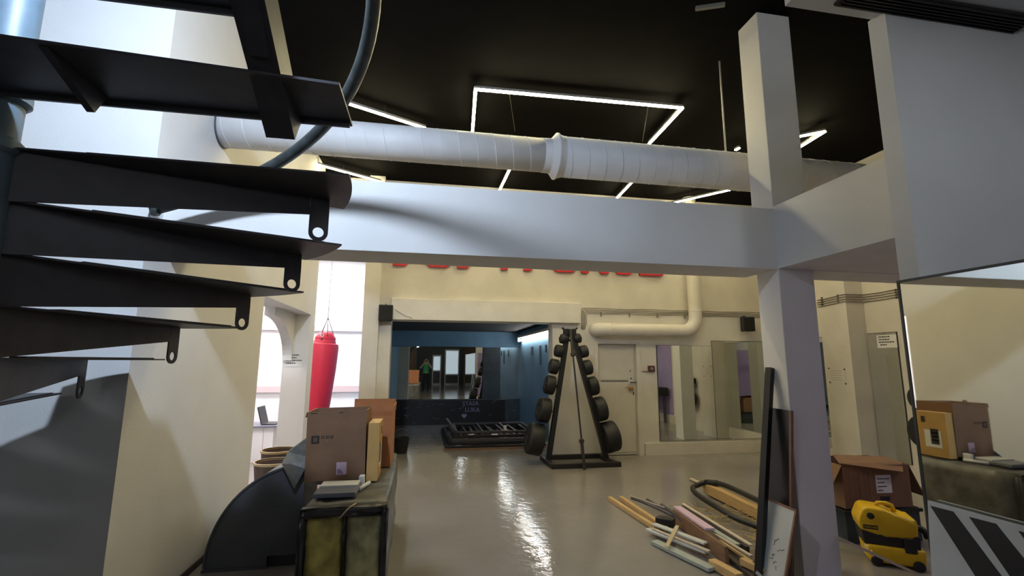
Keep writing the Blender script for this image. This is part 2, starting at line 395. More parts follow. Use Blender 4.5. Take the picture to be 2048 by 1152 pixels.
# ================================================================== SPIRAL STAIR
SX, SY, SR = -1.573, 1.90, 1.238
A0, DA, AW, DZ, Z0 = math.radians(87.73), math.radians(21.72), math.radians(17.3), 0.1883, 1.6255
AP = math.radians(21.9)     # angular width of a tread plate
def spiral_stair():
    t = thing('spiral_staircase', 'dark steel spiral staircase with open wedge treads and a bent tube handrail', 'staircase', (0, 0, 0))
    pole = tube('pole', 'pole_paint', [(SX, SY, 0), (SX, SY, ZC)], 0.075, 24, t)
    for z in (2.44, 2.63):
        lathe('collar', 'pole_paint', [(0.078, -0.03), (0.092, -0.015), (0.092, 0.015), (0.078, 0.03)], 24, Matrix.Translation((SX, SY, z - 0.06)), pole)
    for k in range(-8, 5):
        a = A0 - k * DA; z = Z0 + k * DZ
        bm = bmesh.new()
        pts = [(SX + 0.07 * math.cos(a - 0.1), SY + 0.07 * math.sin(a - 0.1))]
        for i in range(9):
            b = a + AP * i / 8; pts.append((SX + SR * math.cos(b), SY + SR * math.sin(b)))
        pts.append((SX + 0.07 * math.cos(a + AP + 0.1), SY + 0.07 * math.sin(a + AP + 0.1)))
        prism(bm, pts, 2, z - 0.008, z)
        tr = obj('tread', bm, 'steel_dark', t)
        # loose wearing plate on top
        bm = bmesh.new(); q = []
        for r_, b in ((0.30, a + 0.015), (1.16, a + 0.015), (1.16, a + AW - 0.03), (0.30, a + AW - 0.10)):
            q.append((SX + r_ * math.cos(b), SY + r_ * math.sin(b)))
        prism(bm, q, 2, z, z + 0.006); obj('wear_plate', bm, 'steel_dark', tr)
        # tapering web under the far edge and the drilled lug at its end
        b = a + AW - 0.012
        d = V(math.cos(b), math.sin(b), 0); up = V(0, 0, 1); s = d.cross(up)
        M = Matrix((d, up, s)).transposed().to_4x4(); M.translation = V(SX, SY, z - 0.008)
        bm = bmesh.new()
        O = [(0.07, 0), (1.07, 0), (1.07, -0.085), (0.07, -0.19)]
        A = [bm.verts.new(M @ V(x, y, 0)) for x, y in O]; B = [bm.verts.new(M @ V(x, y, 0.008)) for x, y in O]
        bm.faces.new(A); bm.faces.new(B[::-1])
        for i in range(4): bm.faces.new((A[i], A[(i + 1) % 4], B[(i + 1) % 4], B[i]))
        obj('web', bm, 'steel_dark', tr)
        cx, cy, n = 1.112, -0.165, 40
        outer, inner = [], []
        for i in range(n):
            th = 2 * PI * i / n + PI / n
            x, y = math.cos(th), math.sin(th)
            inner.append((cx + 0.024 * x, cy + 0.024 * y))
            k2 = 0.042 if y < 0 else min(0.042 / max(1e-6, abs(x)), 0.165 / y)
            outer.append((cx + k2 * x, cy + k2 * y))
        bm = bmesh.new(); ring_plate(bm, outer, inner, 0.008, M); obj('lug', bm, 'steel_dark', tr)
    # straight steps at the top, carried on two raking stringers
    for i, (y0, y1, z, xe) in enumerate(((1.52, 1.86, Z0 + 5 * DZ, -0.325), (1.19, 1.535, Z0 + 6 * DZ, -0.60), (0.86, 1.205, Z0 + 7 * DZ, -0.60))):
        st = plate('step_plate', 'steel_dark', [(SX - 0.1, y0 - 0.05), (xe, y0 + 0.05), (xe, y1 + 0.005), (SX - 0.1, y1 - 0.02)], 2, z - 0.01, z, t)
        box('nosing', 'steel_edge', SX - 0.1, xe - 0.005, y1 - 0.03, y1 - 0.02, z - 0.03, z - 0.0105, st)
    plate('gusset', 'steel_dark', [(1.80, Z0 + 5 * DZ - 0.012), (1.52, Z0 + 5 * DZ - 0.012), (1.75, Z0 + 5 * DZ - 0.10)], 0, -1.185, -1.16, t)
    for x, y0 in ((-0.56, 1.80),):
        s = bar('stringer', 'steel_dark', (x, y0, 2.49), (x, y0 - 1.15, 2.49 + 1.15 * 0.62), 0.10, 0.13, t)
        for j, yy in enumerate((1.45, 1.12)):
            z = Z0 + (6 + j) * DZ
            plate('bracket', 'steel_dark', [(yy - 0.18, z - 0.012), (yy + 0.05, z - 0.012), (yy + 0.05, z - 0.17)], 0, x - 0.03, x + 0.03, s)
    # handrail, a helix over the outer ends
    pts = []
    for i in range(60):
        ang = 95.5 - i * 3.4
        a = math.radians(ang); r_ = 1.285
        pts.append((SX + r_ * math.cos(a), SY + r_ * math.sin(a), 2.555 + 0.0089 * (95.5 - ang)))
    hr = tube('handrail', 'rail_paint', pts, 0.036, 16, t)
    # frayed end of the rail
    bm = bmesh.new(); rnd = random.Random(3)
    p0 = Vector(pts[0])
    add_tube(bm, [p0 + V(-0.02, 0, -0.004), p0 + V(0.012, 0.001, 0.0)], 0.042, 10)
    e = obj('rail_end', bm, 'rail_paint', hr); jitter(e, 0.006, 3)
spiral_stair()

# ================================================================== VENTILATION DUCT
def ceiling_duct():
    Y, Z = 4.05, 3.535
    t = thing('ventilation_duct', 'long white spiral-wound ventilation duct under the black ceiling', 'duct')
    def sect(x0, x1, r, pitch):
        o = tube('pipe_section', 'duct_white', [(x0, Y, Z), (x1, Y, Z)], r, 48, t)
        bm = bmesh.new(); x = x0 + pitch / 2
        pts = []
        n = int((x1 - x0) / pitch) * 24
        for i in range(n):
            th = 2 * PI * i / 24
            pts.append((x0 + (x1 - x0) * i / n, Y + (r + 0.001) * math.cos(th), Z + (r + 0.001) * math.sin(th)))
        add_tube(bm, pts, 0.0035, 4); obj('seam', bm, 'duct_white', o)
        return o
    sect(XL - 0.2, 1.10, 0.155, 0.16)
    sect(1.16, 6.55, 0.188, 0.16)
    prof = [(0.158, -0.12), (0.160, -0.05), (0.178, -0.03), (0.20, -0.012), (0.215, 0.0), (0.215, 0.012), (0.20, 0.03), (0.19, 0.07)]
    lathe('collar', 'duct_white', prof, 48, axis_m((1.13, Y, Z), (1, 0, 0)), t)
    lathe('wall_collar', 'steel_edge', [(0.158, 0.0), (0.163, 0.0), (0.163, 0.012), (0.158, 0.012)], 48, axis_m((XL, Y, Z), (1, 0, 0)), t, cap=False)
    for x in (2.93,):
        tube('hanger_rod', 'old_white', [(x, Y, Z + 0.17), (x, Y, ZC)], 0.009, 8, t)
ceiling_duct()

# ================================================================== LIGHT STRIPS
ZS = 4.6
def strip(label, segs, wires=(), group='light strips under the black ceiling'):
    t = thing('light_strip', label, 'light', group=group)
    for (p, q) in segs:
        p = V(p[0], p[1], ZS); q = V(q[0], q[1], ZS)
        s = bar('profile', 'strip_case', p + V(0, 0, 0.022), q + V(0, 0, 0.022), 0.036, 0.03, t)
        bar('tube', 'led', p, q, 0.034, 0.014, s)
    for (x, y, x2, y2) in wires:
        tube('suspension_wire', 'iron', [(x, y, ZS + 0.03), (x2, y2, ZC)], 0.004, 6, t)
strip('U-shaped warm light strip hanging above the middle of the duct',
      [((0.50, 5.78), (0.44, 4.80)), ((0.44, 4.80), (2.89, 4.73)), ((2.89, 4.73), (2.93, 5.66))], [(0.82, 4.82, 1.10, 5.95), (2.48, 4.77, 2.95, 5.9)])
strip('slanting warm light strip ending at the duct beside the stair', [((-1.02, 5.36), (-0.11, 5.80))], [(-0.6, 5.57, -0.6, 5.57)])
strip('short warm light strip glimpsed behind the curved handrail', [((-2.06, 7.08), (-0.86, 7.80))], [(-1.4, 7.48, -1.4, 7.48)])
strip('short light strip under the duct left of its collar line', [((1.195, 6.6), (1.17, 7.95))], [(1.18, 7.4, 1.18, 7.4)])
strip('short light strip under the duct between collar and column', [((3.27, 6.7), (3.36, 7.92))], [(3.3, 7.4, 3.3, 7.4)])
strip('angled light strip just left of the column above the beam', [((4.47, 7.88), (5.12, 7.04))], [(4.72, 7.55, 4.72, 7.55)])
strip('V-shaped light strip right of the column', [((4.22, 5.62), (4.23, 5.55)), ((4.40, 5.42), (5.01, 4.91)), ((5.01, 4.91), (5.05, 5.60))], [(4.7, 5.17, 4.7, 5.17)])
tag(bar('ceiling_track', 'strip_case', (2.22, 3.34, 4.68), (2.44, 3.25, 4.68), 0.03, 0.03), 'unlit pale fitting on the black ceiling near the column top', 'fitting')

# lamps, and added fill light boxes behind the camera
def flood_lamp():
    t = thing('flood_lamp', 'cool white flood lamp over the spiral stair', 'lamp')
    c = V(-0.8, 1.2, 3.9); n = V(-0.45, 0.78, -0.45); M = axis_m(c, n)
    lathe('housing', 'black_plastic', [(0.05, -0.08), (0.11, -0.03), (0.115, -0.006), (0.102, -0.006)], 32, M, t)
    lathe('diffuser', 'lamp_cool', [(0.10, -0.012), (0.10, 0.0)], 32, M, t)
    tube('stem', 'black_plastic', [c - n.normalized() * 0.07, V(-0.76, 1.12, ZC)], 0.012, 8, t)
def round_lamp(name, label, loc, r, m, drop=0.05, top=ZC):
    t = thing(name, label, 'lamp', (0, 0, 0))
    x, y, z = loc
    lathe('housing', 'black_plastic', [(r * 0.6, drop + 0.04), (r * 1.15, drop), (r * 1.15, 0.006), (r * 1.02, 0.006), (r * 1.02, 0.012)], 32, Matrix.Translation((x, y, z)), t)
    lathe('diffuser', m, [(r, 0.0), (r, 0.01)], 32, Matrix.Translation((x, y, z)), t)
    if top - z > 0.15: tube('stem', 'black_plastic', [(x, y, z + drop + 0.03), (x, y, top)], 0.012, 8, t)
    return t
flood_lamp()
t = thing('fill_light_box', 'wide added fill light box far behind the photographer', 'lamp')  # added fill light that lifts the shaded stair wall
box('housing', 'frame_aluminium', -1.55, -0.45, -4.08, -4.01, 2.45, 2.95, t, bev=0.006)
for i_ in range(2): box('diffuser', 'fill_wide', -1.52 + i_ * 0.53, -1.01 + i_ * 0.53, -4.015, -4.0, 2.48, 2.92, t)
for x_ in (-1.4, -0.6): tube('suspension_wire', 'iron', [(x_, -4.045, 2.94), (x_, -4.045, ZC)], 0.005, 6, t)
t = thing('fill_light_box', 'tall added light box standing in for an unseen bright source behind the photographer', 'lamp')  # added: stands in for an unseen bright source, also fills the right wall
box('housing', 'frame_aluminium', 1.92, 2.28, -1.28, -1.21, 3.16, 4.66, t, bev=0.006)
for i_ in range(3): box('diffuser', 'fill_tall', 1.95, 2.25, -1.215, -1.20, 3.19 + i_ * 0.485, 3.645 + i_ * 0.485, t)
for x_ in (1.98, 2.22): tube('suspension_wire', 'iron', [(x_, -1.245, 4.65), (x_, -1.245, ZC)], 0.005, 6, t)
for i, (x, y) in enumerate(((-3.3, 9.6), (-3.3, 6.4), (-1.9, 9.7))):
    t = thing('ceiling_panel_lamp', ('far white panel lamp in the bright room', 'near white panel lamp in the bright room', 'white panel lamp over the red punching bag')[i], 'lamp')
    box('housing', 'frame_aluminium', x - 0.32, x + 0.32, y - 0.32, y + 0.32, 3.86, 3.9, t)
    box('diffuser', 'lamp_room', x - 0.3, x + 0.3, y - 0.3, y + 0.3, 3.85, 3.862, t)
t = thing('ceiling_panel_lamp', 'panel lamp under the mezzanine of the side room', 'lamp')
box('housing', 'frame_aluminium', 4.6, 5.2, 2.55, 2.85, 2.36, 2.39, t); box('diffuser', 'lamp_lilac', 4.62, 5.18, 2.57, 2.83, 2.352, 2.362, t)
t = thing('tube_light', 'bright tube light along the blue alcove wall', 'lamp')
box('tray', 'old_white', 2.38, 2.5, 9.1, 12.45, 2.24, 2.30, t)
tube('tube', 'lamp_tube', [(2.42, 9.14, 2.19), (2.42, 12.4, 2.17)], 0.022, 12, t)
for y in (9.15, 12.4): box('holder', 'foam_white', 2.39, 2.45, y - 0.02, y + 0.02, 2.15, 2.24, t)

# slot grille in the soffit
t = thing('slot_grille', 'long dark slot grille in the white soffit', 'grille')
box('frame', 'vent_brown', 2.10, 3.30, 1.79, 1.925, ZF - 0.018, ZF, t, bev=0.004)
for i in range(6): box('slat', 'strip_case' if False else 'vent_brown', 2.12, 3.28, 1.80 + i * 0.02, 1.807 + i * 0.02, ZF - 0.03, ZF - 0.017, t)

# ================================================================== RED SIGN
def sign():
    t = thing('wall_lettering', 'big red raised letters on the back wall, mostly hidden by the beam', 'sign')
    L = [('B', -0.613, -0.21), ('O', -0.10, 0.40), ('D', 0.474, 0.90), ('Y', 1.02, 1.59), ('F', 1.652, 2.06), ('O', 2.16, 2.66), ('R', 2.731, 3.26), ('C', 3.33, 3.78), ('E', 3.862, 4.325)]
    def place(o, x0, x1):
        xs = [v.co.x for v in o.data.vertices]; ys = [v.co.y for v in o.data.vertices]
        a, b, c, d = min(xs), max(xs), min(ys), max(ys)
        for v in o.data.vertices:
            x = x0 + (v.co.x - a) / (b - a) * (x1 - x0); z = 3.225 + (v.co.y - c) / (d - c) * 0.72
            v.co = V(x, 8.06 - v.co.z, z)
    def octo(h, v, k): return [(.5 + sx * h * (1 if i else 1 - k), .5 + sy * v * (1 - k * 0.55 if i else 1)) for sx, sy, o_ in ((1, 1, (1, 0)), (-1, 1, (0, 1)), (-1, -1, (1, 0)), (1, -1, (0, 1))) for i in o_]
    CP = [(1, .35), (1, .17), (.78, 0), (.22, 0), (0, .17), (0, .83), (.22, 1), (.78, 1), (1, .83), (1, .65), (.72, .65), (.72, .78), (.66, .82), (.34, .82), (.28, .78), (.28, .22), (.34, .18), (.66, .18), (.72, .22), (.72, .35)]
    for ch, x0, x1 in L:
        if ch in 'OC':
            bm = bmesh.new()
            if ch == 'O': ring_plate(bm, octo(.5, .5, .42), octo(.22, .33, .35), 0.06, Matrix.Translation((0, 0, -0.03)))
            else: prism(bm, CP, 2, -0.03, 0.03)
            place(obj('letter', bm, 'red_sign', t), x0, x1); continue
        o = text('letter', ch, 1.0, 0.06, 'red_sign', Matrix(), t, offset=0.028, res=1)
        place(o, x0, x1)
sign()

# ================================================================== BACK WALL FITTINGS
def old_door():
    t = struct(box('door_3', 'door_paint', 3.02, 3.745, 8.15, 8.19, 0.01, 1.94), 'old cream painted door with a cross rail and padlock')
    box('upper_panel', 'door_paint', 3.04, 3.72, 8.14, 8.152, 1.30, 1.90, t, bev=0.005)
    box('lower_panel', 'door_paint', 3.04, 3.72, 8.14, 8.152, 0.05, 1.27, t, bev=0.005)
    box('cross_bar', 'cable_grey', 3.09, 3.62, 8.132, 8.142, 1.278, 1.294, t)
    hd = box('lock_plate', 'door_paint', 3.60, 3.71, 8.125, 8.142, 1.22, 1.36, t, bev=0.006)
    bar('handle', 'iron', (3.63, 8.11, 1.26), (3.75, 8.11, 1.265), 0.014, 0.014, hd)
    lathe('keyhole', 'ink', [(0.014, 0), (0.014, 0.006)], 12, axis_m((3.655, 8.125, 1.33), (0, -1, 0)), hd)
    pad = box('padlock', 'brass', 3.60, 3.69, 8.10, 8.13, 1.12, 1.17, t, bev=0.008)
    bar('hasp', 'brass', (3.54, 8.12, 1.165), (3.7, 8.12, 1.185), 0.006, 0.012, pad)
    box('latch', 'ink', 3.69, 3.705, 8.13, 8.142, 1.04, 1.09, t); box('latch', 'ink', 3.645, 3.655, 8.13, 8.142, 1.45, 1.48, t)
    f = struct(box('trim_3', 'old_white', 2.96, 3.02, 8.07, 8.2, 0, 2.0), 'cream frame of the old door')
    box('jamb', 'old_white', 3.75, 3.83, 8.07, 8.2, 0, 2.0, f); box('head', 'old_white', 3.02, 3.75, 8.07, 8.2, 1.945, 2.0, f)
old_door()
def bent_pipe():
    t = thing('wall_pipe', 'thick cream heating pipe bending up the back wall above the door', 'pipe')
    Y = 7.93; r = 0.118
    pts = [(2.98, 8.12, 2.19), (2.98, 8.02, 2.19), (3.0, 7.96, 2.19), (3.06, Y, 2.19)]
    pts += [(3.06 + i * 0.2, Y, 2.19) for i in range(1, 8)]
    for i in range(9):
        a = -PI / 2 + PI / 2 * i / 8; pts.append((4.62 + 0.255 * math.cos(a), Y, 2.445 + 0.255 * math.sin(a)))
    pts += [(4.875, Y, 2.7), (4.875, Y, 4.0), (4.875, Y, ZC)]
    p = tube('pipe', 'pipe_paint', pts, r, 28, t)
    for q, d in (((4.45, Y, 2.19), (1, 0, 0)), ((4.875, Y, 2.56), (0, 0, 1)), ((3.2, Y, 2.19), (1, 0, 0))):
        lathe('weld_seam', 'pipe_paint', [(r, -0.008), (r + 0.005, 0), (r, 0.008)], 28, axis_m(q, d), t, cap=False)
    for x in (3.9,): box('bracket', 'iron', x - 0.01, x + 0.01, Y, 8.1, 2.10, 2.28, t)
bent_pipe()
def cables():
    g = 'cables along the back wall'
    words = ('topmost', 'second', 'third', 'lowest')
    for i in range(4):
        dz = i * 0.03; x0 = 2.74 + i * 0.026
        y = 8.085
        pts = [(2.72 + i * 0.018, y - 0.005, 2.20), (x0, y, 2.32), (x0, y, 2.56 - dz)]
        pts += [(x0 + 0.02, y, 2.585 - dz)]
        n = 14
        for k in range(1, n + 1):
            pts.append((x0 + 0.02 + (6.55 - x0 - 0.02) * k / n, y, 2.585 - dz + 0.006 * math.sin(k * 1.7 + i) + (0.015 if k == n else 0)))
        t = thing('wall_cable', '%s grey cable of the bundle above the door and pipe' % words[i], 'cable', group=g)
        tube('cable', 'cable_grey', pts, 0.0055, 6, t)
        for k in range(4):
            x = 3.0 + k * 0.55 + i * 0.03
            if i == 3: box('clip', 'cable_grey', x, x + 0.02, 8.07, 8.1, 2.44, 2.51, t)
        # continuation round the pillar on the right
        z = 2.66 - i * 0.036
        q = [(6.243, 6.60, z - 0.03), (6.243, 6.4, z - 0.02), (6.243, 6.1, z), (6.245, 6.074, z), (6.3, 6.073, z), (6.5, 6.073, z), (6.56, 6.06, z), (6.562, 5.8, z - 0.005), (6.562, 5.4, z + 0.01), (6.562, 4.6, z), (6.562, 3.8, z)]
        tube('cable', 'cable_grey', q, 0.008, 6, t)
        for y2 in (6.5, 6.2, 5.55): box('clip', 'iron', 6.236 if y2 > 6.1 else 6.55, 6.25 if y2 > 6.1 else 6.57, y2 - 0.012, y2 + 0.012, z - 0.012, z + 0.012, t)
cables()
def loudspeaker(x, y, z, label, rz=0):
    t = thing('loudspeaker', label, 'speaker', (x, y, z), rz, 'wall loudspeakers')
    bm = bmesh.new()
    prism(bm, [(-0.115, 0.0), (0.115, 0.0), (0.09, 0.16), (-0.09, 0.16)], 2, 0, 0.27); bevel(bm, 0.012, 2)
    obj('cabinet', bm, 'speaker_black', t)
    box('grille', 'grille_black', -0.10, 0.10, -0.008, 0.002, 0.015, 0.255, t, bev=0.004)
    box('bracket', 'iron', -0.012, 0.012, 0.14, 0.22, 0.1, 0.3, t)
loudspeaker(-0.675, 7.86, 2.26, 'black loudspeaker on the pillar left of the blue alcove', 0.1)
loudspeaker(5.93, 7.86, 2.205, 'black loudspeaker above the right mirror beside the column', -0.1)
tag(tube('speaker_wire', 'cable_grey', [(-0.56, 7.99, 2.48), (-0.5, 7.975, 2.44), (-0.38, 7.97, 2.37), (-0.25, 7.972, 2.325)], 0.004, 6), 'thin loose wire beside the left loudspeaker', 'wire')
t = thing('alarm_box', 'small dark red switch box between the door and the mirror', 'switch')
box('body', 'rust_red', 3.97, 4.09, 8.05, 8.1, 1.45, 1.56, t, bev=0.006)
lathe('button', 'cable_grey', [(0.028, 0), (0.028, 0.012), (0.018, 0.018)], 16, axis_m((4.03, 8.05, 1.505), (0, -1, 0)), t)
bar('conduit', 'cable_grey', (3.86, 8.085, 1.46), (3.97, 8.085, 1.46), 0.014, 0.014, t)

# ================================================================== PLATE RACK AND BARBELL
def plate_rack():
    Y = 7.66
    t = thing('plate_rack', 'tall black A-shaped rack loaded with bumper plates by the back wall', 'rack')
    top = V(2.37, Y, 2.17)
    for s, foot in ((-1, V(1.985, Y, 0.06)), (1, V(2.965, Y, 0.06))):
        bar('upright', 'rack_steel', foot, top + V(s * 0.03, 0, 0), 0.07, 0.09, t, up=(0, 1, 0))
    for y in (7.30, 7.98): box('base_bar', 'rack_steel', 1.93, 3.06, y - 0.035, y + 0.035, 0.0, 0.075, t, bev=0.006)
    for x in (1.965, 2.98): box('base_bar', 'rack_steel', x - 0.035, x + 0.035, 7.335, 7.945, 0.0, 0.07, t, bev=0.006)
    hd = box('head_plate', 'rack_steel', 2.27, 2.47, Y - 0.06, Y + 0.06, 2.06, 2.17, t, bev=0.006)
    for s in (-1, 1): bar('hook', 'rack_steel', (2.37 + s * 0.08, Y, 2.14), (2.37 + s * 0.13, Y, 2.19), 0.03, 0.03, hd)
    # pegs and plates
    L = [(2.262, 2.002, 0.165, 0.12), (2.175, 1.80, 0.205, 0.13), (2.085, 1.545, 0.25, 0.14), (2.013, 1.245, 0.31, 0.15), (1.908, 0.845, 0.40, 0.18), (1.755, 0.395, 0.50, 0.24)]
    Rr = [(2.50, 2.013, 0.165, 0.12), (2.61, 1.796, 0.205, 0.13), (2.667, 1.53, 0.25, 0.14), (2.757, 1.225, 0.31, 0.15), (2.871, 0.85, 0.40, 0.18), (3.034, 0.40, 0.50, 0.24)]
    words = ('smallest', 'second smallest', 'third', 'fourth', 'second largest', 'largest')
    for s, rows, side in ((-1, L, 'left'), (1, Rr, 'right')):
        for i, (x, z, d, th) in enumerate(rows):
            ax = V(s, 0, 0.20).normalized()
            c = V(x, Y, z)
            tube('peg', 'rack_steel', [c - ax * (th / 2 + 0.06), c + ax * (th / 2 + 0.02)], 0.02, 12, t)
            p = thing('weight_plate', '%s black bumper plate stack on the %s side of the rack' % (words[i], side), 'weight plate', group='bumper plates on the rack')
            r = d / 2; h = th / 2; q = 0.2 * th
            prof = [(0.026, -h), (r * 0.75, -h), (r - 0.01, -h), (r, -h + 0.012), (r, h - q), (r - q * 0.25, h - q * 0.35), (r - q * 0.8, h), (r * 0.45, h), (r * 0.42, h - 0.012), (0.03, h - 0.012)]
            lathe('rubber_disc', 'rubber', prof, 40, axis_m(c, ax), p)
            lathe('hub', 'iron', [(0.03, h - 0.014), (0.045, h - 0.008), (0.03, h - 0.002)], 24, axis_m(c, ax), p)
plate_rack()
def barbell():
    t = thing('barbell', 'long steel barbell leaning upright against the front of the plate rack', 'barbell')
    p, q = V(2.42, 7.16, 0.0), V(2.355, 7.565, 2.155)
    d = (q - p); M = axis_m(p, d); L = d.length
    lathe('shaft', 'bar_steel', [(0.014, 0.42), (0.014, L - 0.42)], 16, M, t)
    for s0, s1 in ((0.0, 0.40), (L - 0.40, L)):
        lathe('sleeve', 'bar_steel', [(0.025, s0), (0.025, s1)], 20, M, t)
    for s in (0.42, L - 0.42):
        lathe('collar', 'bar_steel', [(0.03, s - 0.03), (0.04, s - 0.02), (0.04, s + 0.02), (0.03, s + 0.03)], 20, M, t)
barbell()

# ================================================================== ALCOVE CONTENTS
def graffiti_board():
    t = thing('chalkboard', 'low black board with chalk names under the alcove mirror', 'board')
    box('panel', 'black_laminate', -0.95, 2.1, 12.66, 12.72, 0.0, 0.625, t, bev=0.004)
    box('panel', 'slate_panel', 2.1, 2.5, 12.66, 12.72, 0.0, 0.635, t, bev=0.004)
    R = lambda x, z, a: Matrix.Translation((x, 12.652, z)) @ FACE_CAM @ Matrix.Rotation(a, 4, 'Z')
    text('lettering', 'STASA', 0.15, 0.006, 'chalk_lilac', R(0.97, 0.475, 0.02), t, 0.0, 2, 1.0)
    text('lettering', 'LUKA', 0.165, 0.006, 'chalk_lilac', R(1.03, 0.32, -0.03), t, 0.0, 2, 0.95)
    pts = []
    for i in range(28):
        a = 2 * PI * i / 28
        pts.append((1.02 + 0.0042 * 16 * math.sin(a) ** 3, 0.215 + 0.0042 * (13 * math.cos(a) - 5 * math.cos(2 * a) - 2 * math.cos(3 * a) - math.cos(4 * a))))
    plate('heart', 'chalk_lilac', pts, 1, 12.652, 12.66, t)
    rnd = random.Random(11)
    for i in range(26):
        x, z = rnd.uniform(-0.8, 2.4), rnd.uniform(0.1, 0.56)
        if 0.9 < x < 1.6: continue
        p = [(x, 12.656, z)]
        for k in range(4): p.append((p[-1][0] + rnd.uniform(0.0, 0.06), 12.656, p[-1][2] + rnd.uniform(-0.05, 0.05)))
        tube('chalk_mark', 'chalk_grey', p, 0.004, 4, t)
graffiti_board()
def steel_frames():
    # flat stacked ladder-like frames of black steel tube on the alcove floor
    def frame(label, x0, x1, y0, y1, z, n, rot=0.0, m='black_laminate', w=0.05):
        cx, cy = (x0 + x1) / 2, (y0 + y1) / 2
        t = thing('steel_grid', label, 'frame', (cx, cy, z), rot, 'stacked steel frames in the alcove')
        hx, hy = (x1 - x0) / 2, (y1 - y0) / 2
        for s in (-1, 1):
            box('side_rail', m, -hx, hx, s * hy - w / 2, s * hy + w / 2, 0, w, t, bev=0.004)
        for k in range(n):
            x = -hx + w / 2 + (2 * hx - w) * k / (n - 1)
            box('cross_bar', m, x - w / 2, x + w / 2, -hy + w / 2, hy - w / 2, 0.002, w - 0.002, t, bev=0.004)
        return t
    frame('bottom black steel frame with a reddish front edge', 0.40, 2.32, 9.15, 11.6, 0.0, 4, 0.0, 'rack_steel', 0.06)
    frame('second black steel frame of the alcove pile', 0.46, 2.25, 9.25, 11.4, 0.062, 6, 0.015)
    frame('third black steel frame of the alcove pile', 0.55, 2.3, 9.3, 11.2, 0.114, 5, -0.02, 'dark_profile')
    frame('fourth black steel frame of the alcove pile', 0.55, 2.15, 9.4, 11.0, 0.166, 7, 0.02, 'rack_steel')
    frame('topmost steel frame of the alcove pile', 0.62, 2.2, 9.6, 10.9, 0.218, 4, -0.01, 'dark_profile', 0.04)
    tag(bar('loose_tube', 'dark_profile', (0.50, 11.2, 0.32), (0.62, 9.5, 0.27), 0.05, 0.03), 'flat grey bar lying across the left of the alcove frame pile', 'bar')
    tag(box('edge_strip', 'brown_wood', 0.36, 2.3, 9.04, 9.08, 0.0, 0.03), 'reddish strip on the floor in front of the frame pile', 'strip')
    t = thing('paper_cup', 'small pale cup standing on the frame pile', 'cup')
    lathe('cup', 'foam_white', [(0.025, 0), (0.036, 0.09)], 16, Matrix.Translation((1.60, 9.62, 0.26)), t)
    lathe('stain', 'red_sign', [(0.028, -0.004), (0.028, 0.0)], 16, Matrix.Translation((1.60, 9.62, 0.262)), t)
    rnd = random.Random(4)
    for i, (x, y, z) in enumerate(((2.12, 9.5, 0.275), (2.2, 9.9, 0.272), (0.9, 9.35, 0.225), (1.35, 9.3, 0.225))):
        tag(plate('scrap', ('old_white', 'green_white', 'old_white', 'foam_white')[i], [(x + rnd.uniform(.04, .09) * math.cos(a), y + rnd.uniform(.03, .07) * math.sin(a)) for a in (0, 1.2, 2.4, 3.5, 5)], 2, z, z + 0.012),
            ('pale scrap on the right end of the frame pile', 'greenish scrap at the back right of the frame pile', 'pale scrap near the left front of the frame pile', 'white scrap in the middle front of the frame pile')[i], 'scrap')
steel_frames()
def bucket():
    t = thing('bucket', 'black bucket with a raised handle in the alcove entrance', 'bucket')
    M = Matrix.Translation((-0.40, 8.95, 0))
    lathe('body', 'black_plastic', [(0.11, 0.0), (0.145, 0.24), (0.152, 0.25), (0.152, 0.265), (0.14, 0.265), (0.135, 0.24), (0.105, 0.02)], 32, M, t)
    pts = [(-0.40 + 0.15 * math.cos(a), 8.95 - 0.02, 0.25 + 0.17 * math.sin(a)) for a in [PI * k / 16 for k in range(17)]]
    tube('handle', 'dark_profile', pts, 0.009, 8, t)
    for s in (-1, 1): box('ear', 'dark_profile', -0.40 + s * 0.15 - 0.015, -0.40 + s * 0.15 + 0.015, 8.92, 8.96, 0.22, 0.27, t)
    return t
bucket()
for i, (z0, z1, y, w_) in enumerate(((1.55, 1.98, 10.2, 0.09), (1.78, 1.98, 11.0, 0.16), (1.82, 1.98, 9.7, 0.06))):
    tag(box('wall_hanger', 'slate_panel', 2.47, 2.498, y, y + w_, z0, z1, bev=0.004), ('long dark hanger on the blue wall', 'square dark plate on the blue wall', 'short dark hanger on the blue wall')[i], 'hanger')

# ================================================================== WHITE ROOM CONTENTS
def punching_bag():
    t = thing('punching_bag', 'red punching bag hanging in the bright white room', 'punching bag')
    M = Matrix.Translation((-1.93, 9.0, 0)) @ Matrix.Rotation(0.06, 4, 'Y')
    prof = [(0.14, 0.35), (0.185, 0.38), (0.20, 0.45), (0.225, 1.0), (0.245, 1.5), (0.245, 1.86), (0.235, 1.92), (0.19, 1.94), (0.17, 2.04), (0.12, 2.12), (0.05, 2.15)]
    lathe('body', 'red_bag', prof, 40, M, t)
    lathe('neck_band', 'red_bag', [(0.172, 2.0), (0.182, 2.02), (0.172, 2.05)], 40, M, t, cap=False)
    for a in (-1.2, -1.9, 0.6, 2.4):
        p = M @ V(0.165 * math.cos(a), 0.165 * math.sin(a), 2.05)
        tube('chain', 'iron', [p, M @ V(0, 0, 2.4)], 0.006, 6, t)
    box('buckle', 'bag_strap', -1.85, -1.81, 8.82, 8.83, 1.93, 2.02, t)
    lathe('ring', 'frame_aluminium', [(0.018, 0), (0.03, 0), (0.03, 0.008), (0.018, 0.008)], 20, axis_m((-1.83, 8.82, 2.07), (0, -1, 0)), t, cap=False)
    tube('chain', 'frame_aluminium', [M @ V(0, 0, 2.4), V(-1.93 + 0.15, 9.0, 3.9)], 0.007, 6, t)
punching_bag()
